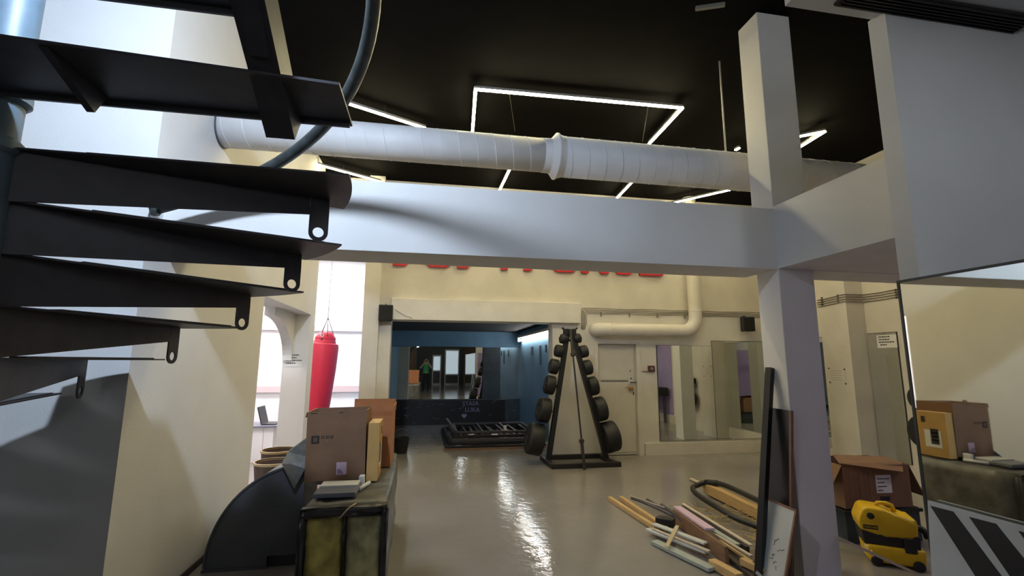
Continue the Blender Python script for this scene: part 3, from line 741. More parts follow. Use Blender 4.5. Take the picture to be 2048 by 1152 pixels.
def podium():
    t = thing('cabinet', 'white cabinet in the bright room seen through the doorway', 'cabinet')
    box('body', 'bright_white', -2.95, -2.40, 8.45, 8.95, 0.0, 0.55, t, bev=0.006)
    box('top', 'plastic_grey', -3.0, -2.36, 8.40, 9.0, 0.55, 0.575, t, bev=0.004)
    box('seam', 'pink_trim', -2.56, -2.55, 8.445, 8.451, 0.05, 0.53, t)
    l = thing('laptop', 'open black laptop on the white cabinet', 'laptop')
    bar('screen', 'black_plastic', (-2.62, 8.7, 0.58), (-2.70, 8.7, 0.86), 0.34, 0.015, l, up=(1, 0, 0))
    box('keyboard', 'black_plastic', -2.62, -2.40, 8.53, 8.87, 0.576, 0.592, l, bev=0.003)
podium()
for i, (x, y, h) in enumerate(((-1.50, 5.75, 0.53), (-1.62, 6.35, 0.55))):
    t = thing('round_bin', ('nearer brown round bin with a pale rim behind the duct elbow', 'farther brown round bin with a pale rim in the doorway')[i], 'bin')
    M = Matrix.Translation((x - 0.1, y, 0))
    lathe('body', 'basket_brown', [(0.15, 0), (0.20, h - 0.02), (0.19, h - 0.02), (0.14, 0.02)], 32, M, t)
    lathe('rim', 'basket_rim', [(0.19, h - 0.02), (0.208, h - 0.02), (0.208, h + 0.004), (0.19, h + 0.004)], 32, M, t, cap=False)
def paper(label, M, wd, ht, lines, cat='notice', m='paper'):
    t = thing('paper_notice', label, cat)
    bm = bmesh.new(); n = 6
    add_box(bm, 0, wd, -0.002, 0.0, 0, ht, M); obj('sheet', bm, m, t)
    rnd = random.Random(len(label))
    for i, (x0, x1, z, h) in enumerate(lines):
        x = x0
        while x < x1 - 0.004:      # broken dashes: the words cannot be read in the photo
            l = min(rnd.uniform(0.012, 0.035), x1 - x)
            bm = bmesh.new(); add_box(bm, x, x + l, -0.0035, -0.002, z, z + h, M); obj('text_line', bm, 'ink', t); x += l + 0.006
    return t
paper('white notice with four text lines on the doorway jamb', Matrix.Translation((-2.06, 7.508, 1.53)), 0.25, 0.20,
      [(0.02, 0.2, 0.165, 0.014), (0.02, 0.17, 0.125, 0.014), (0.02, 0.24, 0.085, 0.014), (0.02, 0.15, 0.045, 0.014)], m='white_wall')
RX = Matrix.Rotation(-PI / 2, 4, 'Z')
paper('white notice with four bold lines pasted at the side mirror top', Matrix.Translation((6.535, 5.90, 1.845)) @ RX, 0.30, 0.185,
      [(0.03, 0.20, 0.150, 0.016), (0.03, 0.20, 0.112, 0.016), (0.03, 0.26, 0.074, 0.016), (0.05, 0.15, 0.036, 0.016)])
n_ = paper('faint notice with dark corner pins on the far right pillar', Matrix.Translation((6.248, 6.51, 1.315)) @ RX, 0.30, 0.235,
      [], m='old_white')
for x, z in ((0.01, 0.225), (0.29, 0.215), (0.01, 0.01), (0.29, 0.0)):
    bm = bmesh.new(); add_box(bm, x - 0.012, x + 0.012, -0.006, -0.002, z - 0.01, z + 0.01, Matrix.Translation((6.248, 6.51, 1.315)) @ RX); obj('pin', bm, 'ink', n_)
for k in range(5):
    bm = bmesh.new(); add_box(bm, 0.04, 0.24 - 0.02 * (k % 2), -0.0035, -0.002, 0.05 + k * 0.034, 0.055 + k * 0.034, Matrix.Translation((6.248, 6.51, 1.315)) @ RX); obj('text_line', bm, 'cable_grey', n_)

# ================================================================== LEFT PILE: DUCTS AND CARTONS
def insulated_duct():
    t = thing('insulated_duct', 'long foil-wrapped duct with yellow glass wool showing at its open end', 'duct')
    x0, x1, y0, y1, z1 = -0.75, -0.225, 3.36, 5.2, 0.675
    bm = bmesh.new(); add_box(bm, x0, x1, y0 + 0.03, y1, 0, z1)
    bmesh.ops.subdivide_edges(bm, edges=bm.edges[:], cuts=6, use_grid_fill=True)
    rnd = random.Random(5)
    for v in bm.verts:
        v.co.x += rnd.uniform(-.012, .012) - 0.04 * (v.co.y - y0) / (y1 - y0)
        if v.co.z > 0.02: v.co.z += rnd.uniform(-.012, .012)
        if v.co.y > y0 + 0.1: v.co.y += rnd.uniform(-.02, .02)
    obj('wrapping', bm, 'grey_foil', t, True)
    def pad(a, b, m, seed):
        bm = bmesh.new(); n = 14; rnd = random.Random(seed); G = []
        for i in range(n + 1):
            row = []
            for j in range(n + 1):
                u, v = i / n, j / n
                e = min(u, 1 - u, v, 1 - v)
                bul = 0.085 * min(1, e * 2.6) ** 0.7 - 0.015 + rnd.uniform(-.010, .010)
                row.append(bm.verts.new(V(a + (b - a) * u, y0 + 0.025 - bul, 0.025 + (z1 - 0.06) * v)))
            G.append(row)
        for i in range(n):
            for j in range(n): bm.faces.new((G[i][j], G[i + 1][j], G[i + 1][j + 1], G[i][j + 1]))
        back = [bm.verts.new(V(x, y0 + 0.06, z)) for x, z in ((a, 0.025), (b, 0.025), (b, z1 - 0.035), (a, z1 - 0.035))]
        bm.faces.new(back)
        for A, B, L in ((0, 1, [G[i][0] for i in range(n + 1)]), (1, 2, [G[n][j] for j in range(n + 1)]), (2, 3, [G[n - i][n] for i in range(n + 1)]), (3, 0, [G[0][n - j] for j in range(n + 1)])):
            bm.faces.new([back[B], back[A]] + L)
        obj('wool_pad', bm, m, t, True)
    pad(-0.725, -0.488, 'glass_wool', 1); pad(-0.478, -0.245, 'glass_wool_pale', 2)
    for nm, a in (('x', (x0 - 0.01, -0.725, y0 - 0.02, y0 + 0.04, 0, z1)), ('y', (-0.25, x1 + 0.01, y0 - 0.02, y0 + 0.04, 0, z1 - 0.01)), ('z', (x0, x1, y0 - 0.02, y0 + 0.04, z1 - 0.04, z1 + 0.015)), ('m', (-0.489, -0.477, y0 - 0.01, y0 + 0.03, 0, z1 - 0.03)), ('b', (x0, x1, y0 - 0.02, y0 + 0.04, 0, 0.03))):
        bm = bmesh.new(); add_box(bm, *a); bmesh.ops.subdivide_edges(bm, edges=bm.edges[:], cuts=4, use_grid_fill=True)
        o = obj('foil_edge', bm, 'black_foil', t, True); jitter(o, 0.008, hash(nm) % 7 + 1)
    tube('tie_string', 'tape_beige', [(-0.52, 3.325, 0.62), (-0.49, 3.315, 0.655), (-0.455, 3.335, 0.69), (-0.42, 3.38, 0.70)], 0.005, 6, t)
insulated_duct()
def duct_elbow():
    t = thing('duct_elbow', 'dark rectangular sheet metal duct elbow standing by the left wall', 'duct')
    y0, y1 = 4.28, 4.80
    cx, cz = -0.95, 0.03
    pts = []
    for i in range(25):
        a = PI - PI / 2 * i / 24
        pts.append((cx + 0.69 * math.cos(a), cz + 0.745 * math.sin(a)))
    pts = [(-1.645, 0.0)] + pts + [(-0.95, 0.09), (-1.19, 0.09), (-1.19, 0.0)]
    plate('body', 'duct_dark', pts, 1, y0, y1, t)
    bm = bmesh.new()
    L = []
    for i in range(25):
        a = PI - PI / 2 * i / 24
        L.append(((cx + 0.70 * math.cos(a), cz + 0.755 * math.sin(a)), (cx + 0.685 * math.cos(a), cz + 0.74 * math.sin(a))))
    for yy in (y0 - 0.012, y0 + 0.004):
        pass
    out = [p for p, _ in L]; inn = [q for _, q in L]
    prism(bm, out + inn[::-1], 1, y0 - 0.012, y0 + 0.004); obj('seam_flange', bm, 'duct_dark', t)
    box('flange', 'duct_dark', -1.655, -1.18, y0 - 0.015, y1, 0.0, 0.02, t)
    box('cheek', 'duct_dark', -1.17, -0.945, y0 - 0.01, y0 + 0.02, 0.095, 0.46, t, bev=0.004)
    box('slot_shade', 'black_laminate', -1.185, -0.95, y0 + 0.03, y1, 0.0, 0.088, t)  # black block put in for the shade inside the open slot
    return t
duct_elbow()
def foil_flap():
    t = thing('foil_scrap', 'crumpled grey foil-faced insulation scrap on top of the duct elbow', 'scrap')
    V0 = [(-1.12, 4.22, 0.80), (-1.09, 4.27, 0.88), (-0.93, 4.25, 1.00), (-0.925, 4.24, 0.84), (-0.935, 4.20, 0.76), (-1.01, 4.22, 0.60), (-1.03, 4.18, 0.80)]
    bm = bmesh.new(); A = [bm.verts.new(V(*p)) for p in V0]; B = [bm.verts.new(V(*p) + V(0.004, 0.014, 0.012)) for p in V0]
    F = [(0, 1, 6), (1, 2, 3), (1, 3, 6), (6, 3, 4), (6, 4, 5), (0, 6, 5)]
    for f in F:
        bm.faces.new([A[i] for i in f]); bm.faces.new([B[i] for i in f][::-1])
    ring = (0, 1, 2, 3, 4, 5)
    for i in range(6): a, b = ring[i], ring[(i + 1) % 6]; bm.faces.new((A[a], A[b], B[b], B[a]))
    obj('sheet', bm, 'foil_tape', t)
    box('roll_core', 'cardboard', -1.02, -0.93, 4.30, 4.40, 0.79, 0.88, t, bev=0.03)
foil_flap()
def carton(name, label, m, x0, x1, y0, y1, z0, z1, open_top=True, group=None, flaps=()):
    t = thing(name, label, 'carton', (x0, y0, z0), 0, group)
    W, D, H, th = x1 - x0, y1 - y0, z1 - z0, 0.006
    box('side_panel', m, 0, W, 0, th, 0, H, t); box('side_panel', m, 0, W, D - th, D, 0, H, t)
    box('side_panel', m, 0, th, th, D - th, 0, H, t); box('side_panel', m, W - th, W, th, D - th, 0, H, t)
    box('bottom', m, th, W - th, th, D - th, 0, th, t)
    if not open_top: box('top', m, 0, W, 0, D, H, H + th, t)
    for kind, ang, ln in flaps:
        bm = bmesh.new()
        if kind == 'left': add_box(bm, -ln, 0, 0, D, 0, th, Matrix.Translation((0, 0, H)) @ Matrix.Rotation(ang, 4, 'Y'))
        if kind == 'right': add_box(bm, 0, ln, 0, D, 0, th, Matrix.Translation((W, 0, H)) @ Matrix.Rotation(-ang, 4, 'Y'))
        if kind == 'front': add_box(bm, 0, W, -ln, 0, 0, th, Matrix.Translation((0, 0, H)) @ Matrix.Rotation(-ang, 4, 'X'))
        if kind == 'back': add_box(bm, 0, W, 0, ln, 0, th, Matrix.Translation((0, D, H)) @ Matrix.Rotation(ang, 4, 'X'))
        obj('flap', bm, m, t)
    return t, W, D, H
t, W, D, H = carton('cardboard_box', 'large brown carton with printed handling symbols standing on the foil duct', 'cardboard', -0.89, -0.445, 4.0, 4.36, 0.70, 1.22, flaps=(('left', -1.35, 0.04),))
t.scale = (1, 1, 1)
t.rotation_euler = (0, -0.02, 0.0)
K = 0.84
box('tear', 'cardboard', K * (0.30), K * (0.36), 0.0, 0.006, H, H + 0.03, t)
s_ = box('symbol_box', 'ink', K * (0.045), K * (0.115), -0.002, 0.0, K * (0.335), K * (0.405), t)
box('symbol_mark', 'cardboard', K * (0.066), K * (0.076), -0.003, -0.002, K * (0.348), K * (0.392), s_); box('symbol_mark', 'cardboard', K * (0.085), K * (0.095), -0.003, -0.002, K * (0.348), K * (0.392), s_); box('symbol_mark', 'cardboard', K * (0.06), K * (0.10), -0.003, -0.002, K * (0.368), K * (0.372), s_)
for k in range(3):
    f_ = box('symbol', 'ink', K * (0.132 + k * 0.04), K * (0.158 + k * 0.04), -0.002, 0.0, K * (0.378), K * (0.402), t)
    box('symbol_mark', 'cardboard', K * (0.138 + k * 0.04), K * (0.152 + k * 0.04), -0.003, -0.002, K * (0.384), K * (0.396), f_)
for k in range(2): box('symbol', 'brown_wood', K * (0.165 + k * 0.04), K * (0.188 + k * 0.04), -0.002, 0.0, K * (0.342), K * (0.366), t)
lb = box('label', 'pink_board', K * (0.275), K * (0.365), -0.002, 0.0, K * (0.05), K * (0.16), t)
for k in range(3): box('text_line', 'ink', K * (0.285), K * (0.335 - 0.01 * k), -0.003, -0.002, K * (0.062 + k * 0.014), K * (0.068 + k * 0.014), lb)
box('print_mark', 'ink', K * (0.03), K * (0.09), -0.002, 0, K * (0.605), K * (0.612), t); box('print_mark', 'ink', K * (0.28), K * (0.32), -0.002, 0, K * (0.605), K * (0.612), t)
t, W, D, H = carton('cardboard_box', 'narrow yellow-brown carton squeezed beside the large brown carton', 'cardboard_yellow', -0.435, -0.35, 4.0, 4.30, 0.69, 1.125, open_top=False)
lb = box('label', 'paper', 0.085, 0.0875, 0.06, 0.22, 0.09, 0.26, t)
for k in range(4): box('text_line', 'ink', 0.0875, 0.0885, 0.08, 0.16, 0.12 + k * 0.035, 0.168 + k * 0.035, lb)
box('label', 'ink', 0.085, 0.087, 0.2, 0.24, 0.33, 0.39, t)
t, W, D, H = carton('cardboard_box', 'orange-brown open carton at the back of the foil duct', 'cardboard_orange', -0.68, -0.285, 4.50, 4.93, 0.69, 1.13, flaps=(('right', 1.45, 0.09), ('back', 1.5, 0.12)))
t = thing('foam_tray', 'white foam tray under the front of the large carton', 'tray')
box('base', 'plastic_grey', -0.73, -0.45, 3.56, 3.86, 0.69, 0.725, t, bev=0.01)
box('lip', 'foam_white', -0.72, -0.46, 3.72, 3.86, 0.725, 0.735, t)
box('block', 'foam_white', -0.475, -0.435, 3.88, 3.95, 0.69, 0.755, t, bev=0.006)
tag(tube('paper_roll', 'foam_white', [(-0.45, 3.74, 0.70), (-0.40, 3.92, 0.70)], 0.014, 12), 'small white paper roll beside the foam tray', 'roll')
tag(box('dark_slab', 'black_foil', -0.80, -0.50, 3.98, 4.34, 0.682, 0.698, bev=0.004), 'dark slab under the large carton', 'slab')

# ================================================================== TIMBER PILE
def board(name, label, m, p, q, w, h, cat='plank', extra=None):
    return tag(bar(name, m, p, q, w, h, bev=0.002), label, cat, 'timber offcuts on the floor')
board('timber_batten', 'yellow pine batten at the left edge of the timber pile', 'pine', (2.19, 5.58, 0.025), (2.245, 4.52, 0.03), 0.045, 0.045, 'batten')
board('timber_batten', 'second yellow pine batten beside the outermost one', 'pine', (2.33, 5.58, 0.025), (2.34, 4.50, 0.03), 0.045, 0.045, 'batten')
board('thin_stick', 'thin pale stick poking out at the far end of the pile', 'pale_wood', (2.47, 5.62, 0.03), (2.54, 4.9, 0.10), 0.010, 0.012, 'stick')
def bent_slat():
    pts = [(2.38, 5.38, 0.075), (2.42, 5.2, 0.085), (2.47, 5.0, 0.083), (2.53, 4.75, 0.075), (2.57, 4.55, 0.07)]
    o = tube('bent_slat', 'dark_profile', pts, 0.018, 8); tag(o, 'bent dark slat curving over the pine battens', 'slat', 'timber offcuts on the floor')
bent_slat()
board('dark_slat', 'straight dark slat beside the bent one', 'dark_profile', (2.53, 5.30, 0.08), (2.56, 4.45, 0.075), 0.03, 0.016, 'slat')
board('dark_slat', 'short grey bar next to the pink board end', 'dark_profile', (2.56, 5.02, 0.10), (2.50, 4.30, 0.09), 0.03, 0.02, 'slat')
board('dark_slat', 'short blackish bar under the grey bar', 'dark_wood', (2.60, 5.0, 0.07), (2.56, 4.3, 0.055), 0.035, 0.02, 'slat')
board('black_block', 'black offcut in the middle of the timber pile', 'black_laminate', (2.30, 4.62, 0.075), (2.42, 4.50, 0.08), 0.09, 0.07, 'block')
board('plank', 'brown plank standing on edge under the pink board', 'brown_wood', (2.545, 4.72, 0.07), (2.41, 3.66, 0.10), 0.03, 0.13)
board('pink_plank', 'lilac-pink painted board lying on top of the pile', 'pink_board', (2.60, 4.76, 0.145), (2.50, 4.02, 0.175), 0.085, 0.02)
board('thin_strip', 'long thin pale strip across the right of the pile', 'pale_wood', (2.79, 4.98, 0.105), (2.72, 3.78, 0.115), 0.03, 0.014, 'strip')
board('thin_strip', 'dark strip directly under the long pale strip', 'dark_wood', (2.775, 4.96, 0.07), (2.70, 3.80, 0.075), 0.03, 0.05, 'strip')
board('white_slat', 'dirty white slat in the front of the pile', 'white_laminate', (2.13, 4.47, 0.05), (2.36, 3.85, 0.06), 0.075, 0.02, 'slat')
board('white_slat', 'greenish white slat lowest at the front of the pile', 'green_white', (2.08, 4.24, 0.02), (2.25, 3.62, 0.025), 0.085, 0.028, 'slat')
board('white_slat', 'greyish slat on top of the white front slats', 'white_laminate', (2.22, 4.52, 0.075), (2.41, 3.95, 0.09), 0.06, 0.015, 'slat')
board('white_slat', 'narrow cream slat beside the greyish one', 'pale_wood', (2.15, 4.42, 0.072), (2.34, 3.8, 0.085), 0.02, 0.014, 'slat')
board('tape_strip', 'strip of beige masking tape bound across the white slats', 'tape_beige', (2.06, 3.98, 0.075), (2.36, 4.33, 0.115), 0.035, 0.004, 'tape')
board('green_slat', 'narrow grey-green slat between pink board and long strip', 'green_white', (2.66, 4.55, 0.10), (2.64, 3.85, 0.10), 0.05, 0.016, 'slat')
board('thin_strip', 'light wood strip near the near end of the long strip', 'pale_wood', (2.60, 4.1, 0.10), (2.60, 3.62, 0.10), 0.025, 0.014, 'strip')
board('thin_strip', 'yellowish strip next to the light wood strip', 'pine', (2.57, 4.0, 0.085), (2.55, 3.55, 0.085), 0.02, 0.02, 'strip')
board('plank', 'dark brown plank low in the near end of the pile', 'dark_wood', (2.62, 4.15, 0.03), (2.50, 3.40, 0.03), 0.12, 0.03)
board('timber_block', 'short pine block at the nearest end of the pile', 'pine', (2.30, 3.70, 0.04), (2.345, 3.42, 0.04), 0.07, 0.06, 'block')
board('timber_block', 'pine block behind the nearest one', 'pine', (2.50, 3.60, 0.08), (2.55, 3.36, 0.08), 0.06, 0.05, 'block')
board('thin_strip', 'pale strip lying farthest back behind the hose', 'pale_wood', (3.68, 6.33, 0.02), (3.66, 4.75, 0.02), 0.05, 0.02, 'strip')
board('pine_beam', 'thick yellow pine beam inside the black hose loop', 'pine', (3.50, 5.65, 0.08), (3.45, 4.45, 0.08), 0.10, 0.11, 'beam')
def hose():
    P = [(3.30, 4.10, .05), (3.18, 4.30, .07), (3.09, 4.52, .09), (3.075, 4.76, .11), (3.085, 5.03, .12), (3.14, 5.32, .12), (3.235, 5.52, .12), (3.36, 5.62, .12), (3.46, 5.61, .15), (3.55, 5.43, .172), (3.555, 5.18, .175), (3.53, 4.86, .175), (3.50, 4.5, .172), (3.47, 4.2, .12)]
    pts = []
    for i in range(len(P) - 1):
        p0, p1, p2, p3 = [Vector(P[max(0, min(len(P) - 1, j))]) for j in (i - 1, i, i + 1, i + 2)]
        for k in range(5):
            u = k / 5
            pts.append(0.5 * ((2 * p1) + (p2 - p0) * u + (2 * p0 - 5 * p1 + 4 * p2 - p3) * u * u + (3 * p1 - p0 - 3 * p2 + p3) * u ** 3))
    t = thing('vacuum_hose', 'black flexible hose bent into a long loop on the timber', 'hose')
    tube('hose', 'hose_black', pts, 0.030, 14, t)
    M, L = beam_m(pts[37], pts[42])
    bm = bmesh.new(); add_tube(bm, [pts[40], pts[42], pts[44]], 0.036, 12); obj('cuff', bm, 'hose_black', t, True)
hose()
def straw():
    bm = bmesh.new(); rnd = random.Random(8)
    for i in range(90):
        x, y = rnd.uniform(2.78, 3.45), rnd.uniform(3.9, 5.1)
        a = rnd.uniform(0, 2 * PI); z = rnd.uniform(0.01, 0.05); p = [V(x, y, z)]
        for k in range(5):
            a += rnd.uniform(-0.7, 0.7); p.append(p[-1] + V(math.cos(a) * 0.06, math.sin(a) * 0.06, rnd.uniform(-.012, .02)))
            p[-1].z = max(0.006, p[-1].z)
        add_tube(bm, p, 0.0035, 4)
    o = obj('packing_straw', bm, 'straw', None); o['kind'] = 'stuff'; tag(o, 'tangle of yellowish packing straw and wire inside the hose loop', 'straw')
straw()

# ================================================================== LEANING THINGS AT THE COLUMN
t = thing('leaning_tube', 'tall thin black square tube leaning against the left of the column', 'tube')
bar('tube', 'black_laminate', (2.485, 3.40, 0.0), (2.80, 3.50, 1.58), 0.05, 0.05, t)
t = thing('laminate_sheet', 'black laminated panel with brown edge leaning on the column', 'panel')
bar('sheet', 'black_laminate', (2.70, 3.47, 0.0), (2.805, 3.455, 1.255), 0.30, 0.018, t, up=(1, 0, 0))
bar('edge_band', 'chipboard_edge', (2.693, 3.317, 0.0), (2.798, 3.302, 1.255), 0.02, 0.022, t, up=(1, 0, 0))
t = thing('whiteboard', 'wood-framed white board with scribbles leaning low against the column', 'board')
P0, P1 = V(2.50, 3.34, 0.0), V(2.665, 3.33, 0.575)
M, L = beam_m(P0, P1, (-1, 0, 0))
def wbox(n, m, x0, x1, y0, y1, z0, z1):
    bm = bmesh.new(); add_box(bm, x0, x1, y0, y1, z0, z1, M); obj(n, bm, m, t)
wbox('sheet', 'whiteboard', -0.15, 0.15, 0.0, L - 0.012, -0.006, 0.006)
for s in (-1, 1): wbox('frame', 'chipboard_edge', s * 0.157 - 0.008, s * 0.157 + 0.008, 0.0, L, -0.01, 0.01)
wbox('frame', 'chipboard_edge', -0.15, 0.15, L - 0.014, L, -0.01, 0.01)
rnd = random.Random(2)
for k in range(7):
    p = V(0.03 + rnd.uniform(-.035, .03), 0.16 + 0.028 * k, 0.007); pts = [M @ p]
    for j in range(4): p = p + V(rnd.uniform(-.02, .02), rnd.uniform(-.014, .018), 0); pts.append(M @ p)
    tube('scribble', 'ink', pts, 0.0018, 4, t)
tag(bar('steel_bracket', 'frame_aluminium', (2.44, 3.36, 0.10), (2.47, 3.30, 0.06), 0.012, 0.02), 'small shiny bracket at the foot of the black tube', 'bracket')

# ================================================================== RIGHT CORNER
def striped_board():
    t = thing('striped_board', 'white board with three slanting black stripes leaning on the near mirror', 'board')
    # plane almost parallel to the mirror
    M = Matrix.Translation((2.27, 1.965, 0.0)) @ Matrix.Rotation(math.radians(5), 4, 'Y') @ Matrix(((0, 0, 1, 0), (-1, 0, 0, 0), (0, 1, 0, 0), (0, 0, 0, 1)))
    # local x runs towards the viewer (-Y), local y up, local z = +X
    def q(n, m, pts, z0, z1, par):
        bm = bmesh.new()
        A = [bm.verts.new(M @ V(x, y, z0)) for x, y in pts]; B = [bm.verts.new(M @ V(x, y, z1)) for x, y in pts]
        bm.faces.new(A); bm.faces.new(B[::-1])
        for i in range(len(pts)): j = (i + 1) % len(pts); bm.faces.new((A[i], A[j], B[j], B[i]))
        return obj(n, bm, m, par)
    q('panel', 'board_white', [(0, 0), (1.2, 0), (1.2, 0.995), (0, 0.985)], 0, 0.012, t)
    for x0 in (0.012, 0.175, 0.35):
        q('stripe', 'stripe_black', [(x0, 0.965), (x0 + 0.10, 0.968), (x0 + 0.10 + 0.82, 0.0), (x0 + 0.70, 0.0)], -0.0015, 0.0, t)
striped_board()
def vacuum():
    t = thing('vacuum_cleaner', 'yellow and black vacuum cleaner beside the column foot', 'vacuum cleaner', (3.83, 3.55, 0), -0.60)
    t.scale = (0.8, 0.8, 0.8)
    # hood: side profile in local x,z extruded in y with bevel
    bm = bmesh.new()
    prof = [(-0.27, 0.33), (-0.285, 0.42), (-0.24, 0.53), (-0.20, 0.555), (-0.06, 0.545), (0.02, 0.52), (0.09, 0.475), (0.13, 0.47), (0.20, 0.485), (0.215, 0.42), (0.205, 0.315), (0.12, 0.305), (0.08, 0.28), (0.03, 0.295), (-0.07, 0.31), (-0.12, 0.29)]
    prism(bm, prof, 1, -0.16, 0.16); bevel(bm, 0.022, 3); obj('hood', bm, 'yellow_plastic', t, True)
    bm = bmesh.new(); prism(bm, [(-0.25, 0.19), (0.22, 0.17), (0.23, 0.33), (-0.265, 0.345)], 1, -0.15, 0.15); bevel(bm, 0.02, 2); obj('motor_base', bm, 'black_plastic', t, True)
    bm = bmesh.new(); prism(bm, [(-0.22, 0.03), (0.24, 0.03), (0.26, 0.20), (-0.24, 0.20)], 1, -0.17, 0.17); bevel(bm, 0.03, 3); obj('tank', bm, 'yellow_plastic', t, True)
    pts = [(-0.10, 0, 0.535), (-0.07, 0, 0.575), (0.0, 0, 0.58), (0.05, 0, 0.565), (0.065, 0, 0.50)]
    tube('handle', 'yellow_plastic', pts, [0.018, 0.02, 0.02, 0.02, 0.022], 12, t)
    lathe('switch', 'black_plastic', [(0.032, 0), (0.032, 0.012), (0.026, 0.016)], 24, axis_m((-0.175, -0.158, 0.475), (0, -1, 0)), t)
    lb = box('label', 'ink', -0.245, -0.12, -0.1625, -0.159, 0.345, 0.385, t, M=None)
    text('lettering', 'KÄRCHER', 0.026, 0.002, 'yellow_plastic', Matrix.Translation((-0.238, -0.1635, 0.356)) @ FACE_CAM, lb)
    for s in (-1, 1):
        for x in (-0.16, 0.18): lathe('wheel', 'rubber', [(0.04, -0.02), (0.05, -0.015), (0.05, 0.015), (0.04, 0.02)], 20, axis_m((x, s * 0.165, 0.05), (0, 1, 0)), t)
    box('latch', 'black_plastic', 0.08, 0.18, -0.18, -0.15, 0.16, 0.30, t, bev=0.01)
    bm = bmesh.new(); add_tube(bm, [(0.22, 0.02, 0.36), (0.28, 0.02, 0.36), (0.31, 0.0, 0.33), (0.32, 0, 0.28)], 0.032, 12); obj('hose_port', bm, 'black_plastic', t, True)
    tube('hose_clip', 'old_white', [(-0.25, -0.18, 0.20), (-0.23, -0.19, 0.15), (-0.19, -0.19, 0.09), (-0.2, -0.185, 0.15)], 0.006, 8, t)
vacuum()
tag(bar('loose_stick', 'pale_wood', (3.14, 3.325, 0.305), (3.74, 3.31, 0.035), 0.035, 0.02), 'pale flat stick lying slanted in front of the vacuum cleaner', 'stick')
def right_carton():
    t, W, D, H = carton('cardboard_box', 'open brown carton with drooping flaps behind the vacuum cleaner', 'cardboard', 3.83, 4.52, 3.95, 4.40, 0.30, 0.68)
    t.rotation_euler = (0, 0, -0.06)
    def quad(P, th=0.005):
        bm = bmesh.new(); A = [bm.verts.new(V(*p)) for p in P]; B = [bm.verts.new(V(*p) + V(0, 0, th)) for p in P]
        bm.faces.new(A); bm.faces.new(B[::-1])
        for i in range(len(P)): j = (i + 1) % len(P); bm.faces.new((A[i], A[j], B[j], B[i]))
        obj('flap', bm, 'cardboard', t)
    quad([(-0.03, -0.01, H + 0.02), (W * 0.78, -0.09, H - 0.05), (W, 0.06, H + 0.0), (W, 0.24, H + 0.02), (0.12, 0.24, H + 0.05)])
    quad([(-0.10, 0.0, H - 0.15), (0.0, 0.0, H), (0.0, 0.30, H), (-0.10, 0.3, H - 0.15)])
    quad([(W, 0.0, H), (W + 0.16, 0.02, H - 0.30), (W + 0.2, 0.3, H - 0.30), (W, 0.36, H)])
    lb = box('label', 'paper', 0.33, 0.49, -0.003, 0.0, 0.13, 0.29, t)
    for k, (a, b) in enumerate(((0.345, 0.40), (0.345, 0.44), (0.345, 0.42), (0.345, 0.47))): box('text_line', 'ink', a, b, -0.004, -0.003, 0.15 + k * 0.034, 0.158 + k * 0.034, lb)
    for k in range(3): box('printed_bar', 'brown_wood', 0.06 + k * 0.1, 0.10 + k * 0.1, -0.002, 0, 0.10, 0.33, t)
    box('printed_bar', 'ink', 0.36, 0.46, -0.002, 0, 0.06, 0.10, t)
    c = thing('crate', 'dark green crate under the open carton', 'crate', (3.80, 3.93, 0), -0.06)
    box('body', 'slate_panel', 0.02, 0.78, 0.02, 0.46, 0, 0.285, c, bev=0.01); box('rim', 'black_plastic', 0.0, 0.80, 0.0, 0.48, 0.26, 0.29, c, bev=0.006)
right_carton()
def plate_stand():
    t = thing('plate_holder', 'black wall plate with two pegs for round plates at the right wall', 'holder')
    for z in (0.74, 1.17): box('back_plate', 'rack_steel', 6.555, 6.57, 5.22, 5.34, z - 0.06, z + 0.06, t)
    for z in (0.74, 1.17): tube('peg', 'rack_steel', [(6.56, 5.28, z), (6.36, 5.28, z)], 0.022, 12, t)
    for z, r, nm in ((0.74, 0.215, 'lower'), (1.17, 0.16, 'upper')):
        p = thing('weight_plate', '%s round black plate on the peg at the right wall' % nm, 'weight plate', group='plates on the wall pegs')
        lathe('rubber_disc', 'rubber', [(0.025, -0.05), (r - 0.02, -0.05), (r, -0.03), (r, 0.03), (r - 0.02, 0.05), (0.025, 0.05)], 40, axis_m((6.43, 5.28, z), (-1, 0, 0)), p)
        lathe('hub', 'iron', [(0.02, 0.05), (0.04, 0.052), (0.03, 0.06)], 20, axis_m((6.43, 5.28, z), (-1, 0, 0)), p)
plate_stand()
# dark bench seen in the door-side mirror
t = thing('weight_bench', 'dark weight bench in front of the lilac wall, seen in the mirror', 'bench')
box('seat', 'rubber', 6.0, 6.5, 3.3, 4.1, 0.72, 0.95, t, bev=0.03)
for x in (6.05, 6.4):
    for y in (3.4, 3.95): box('leg', 'dark_profile', x, x + 0.06, y, y + 0.05, 0, 0.72, t)
box('upright', 'rack_steel', 6.4, 6.44, 3.6, 3.64, 0.95, 1.35, t)

# conduit bundle under the mezzanine
for i in range(3):
    tag(tube('conduit', 'cable_grey', [(3.2, 2.42 + i * 0.07, 2.372), (3.75, 2.75 + i * 0.07, 2.372), (6.5, 2.9 + i * 0.07, 2.372)], 0.014, 8),
        ('nearest', 'middle', 'farthest')[i] + ' grey conduit under the mezzanine near the wall edge', 'conduit', 'conduits under the mezzanine')
tag(box('junction_box', 'old_white', -1.02, -0.86, 8.0, 8.1, 4.45, 4.62, bev=0.006), 'small pale box high on the back wall left of the beam light', 'box')

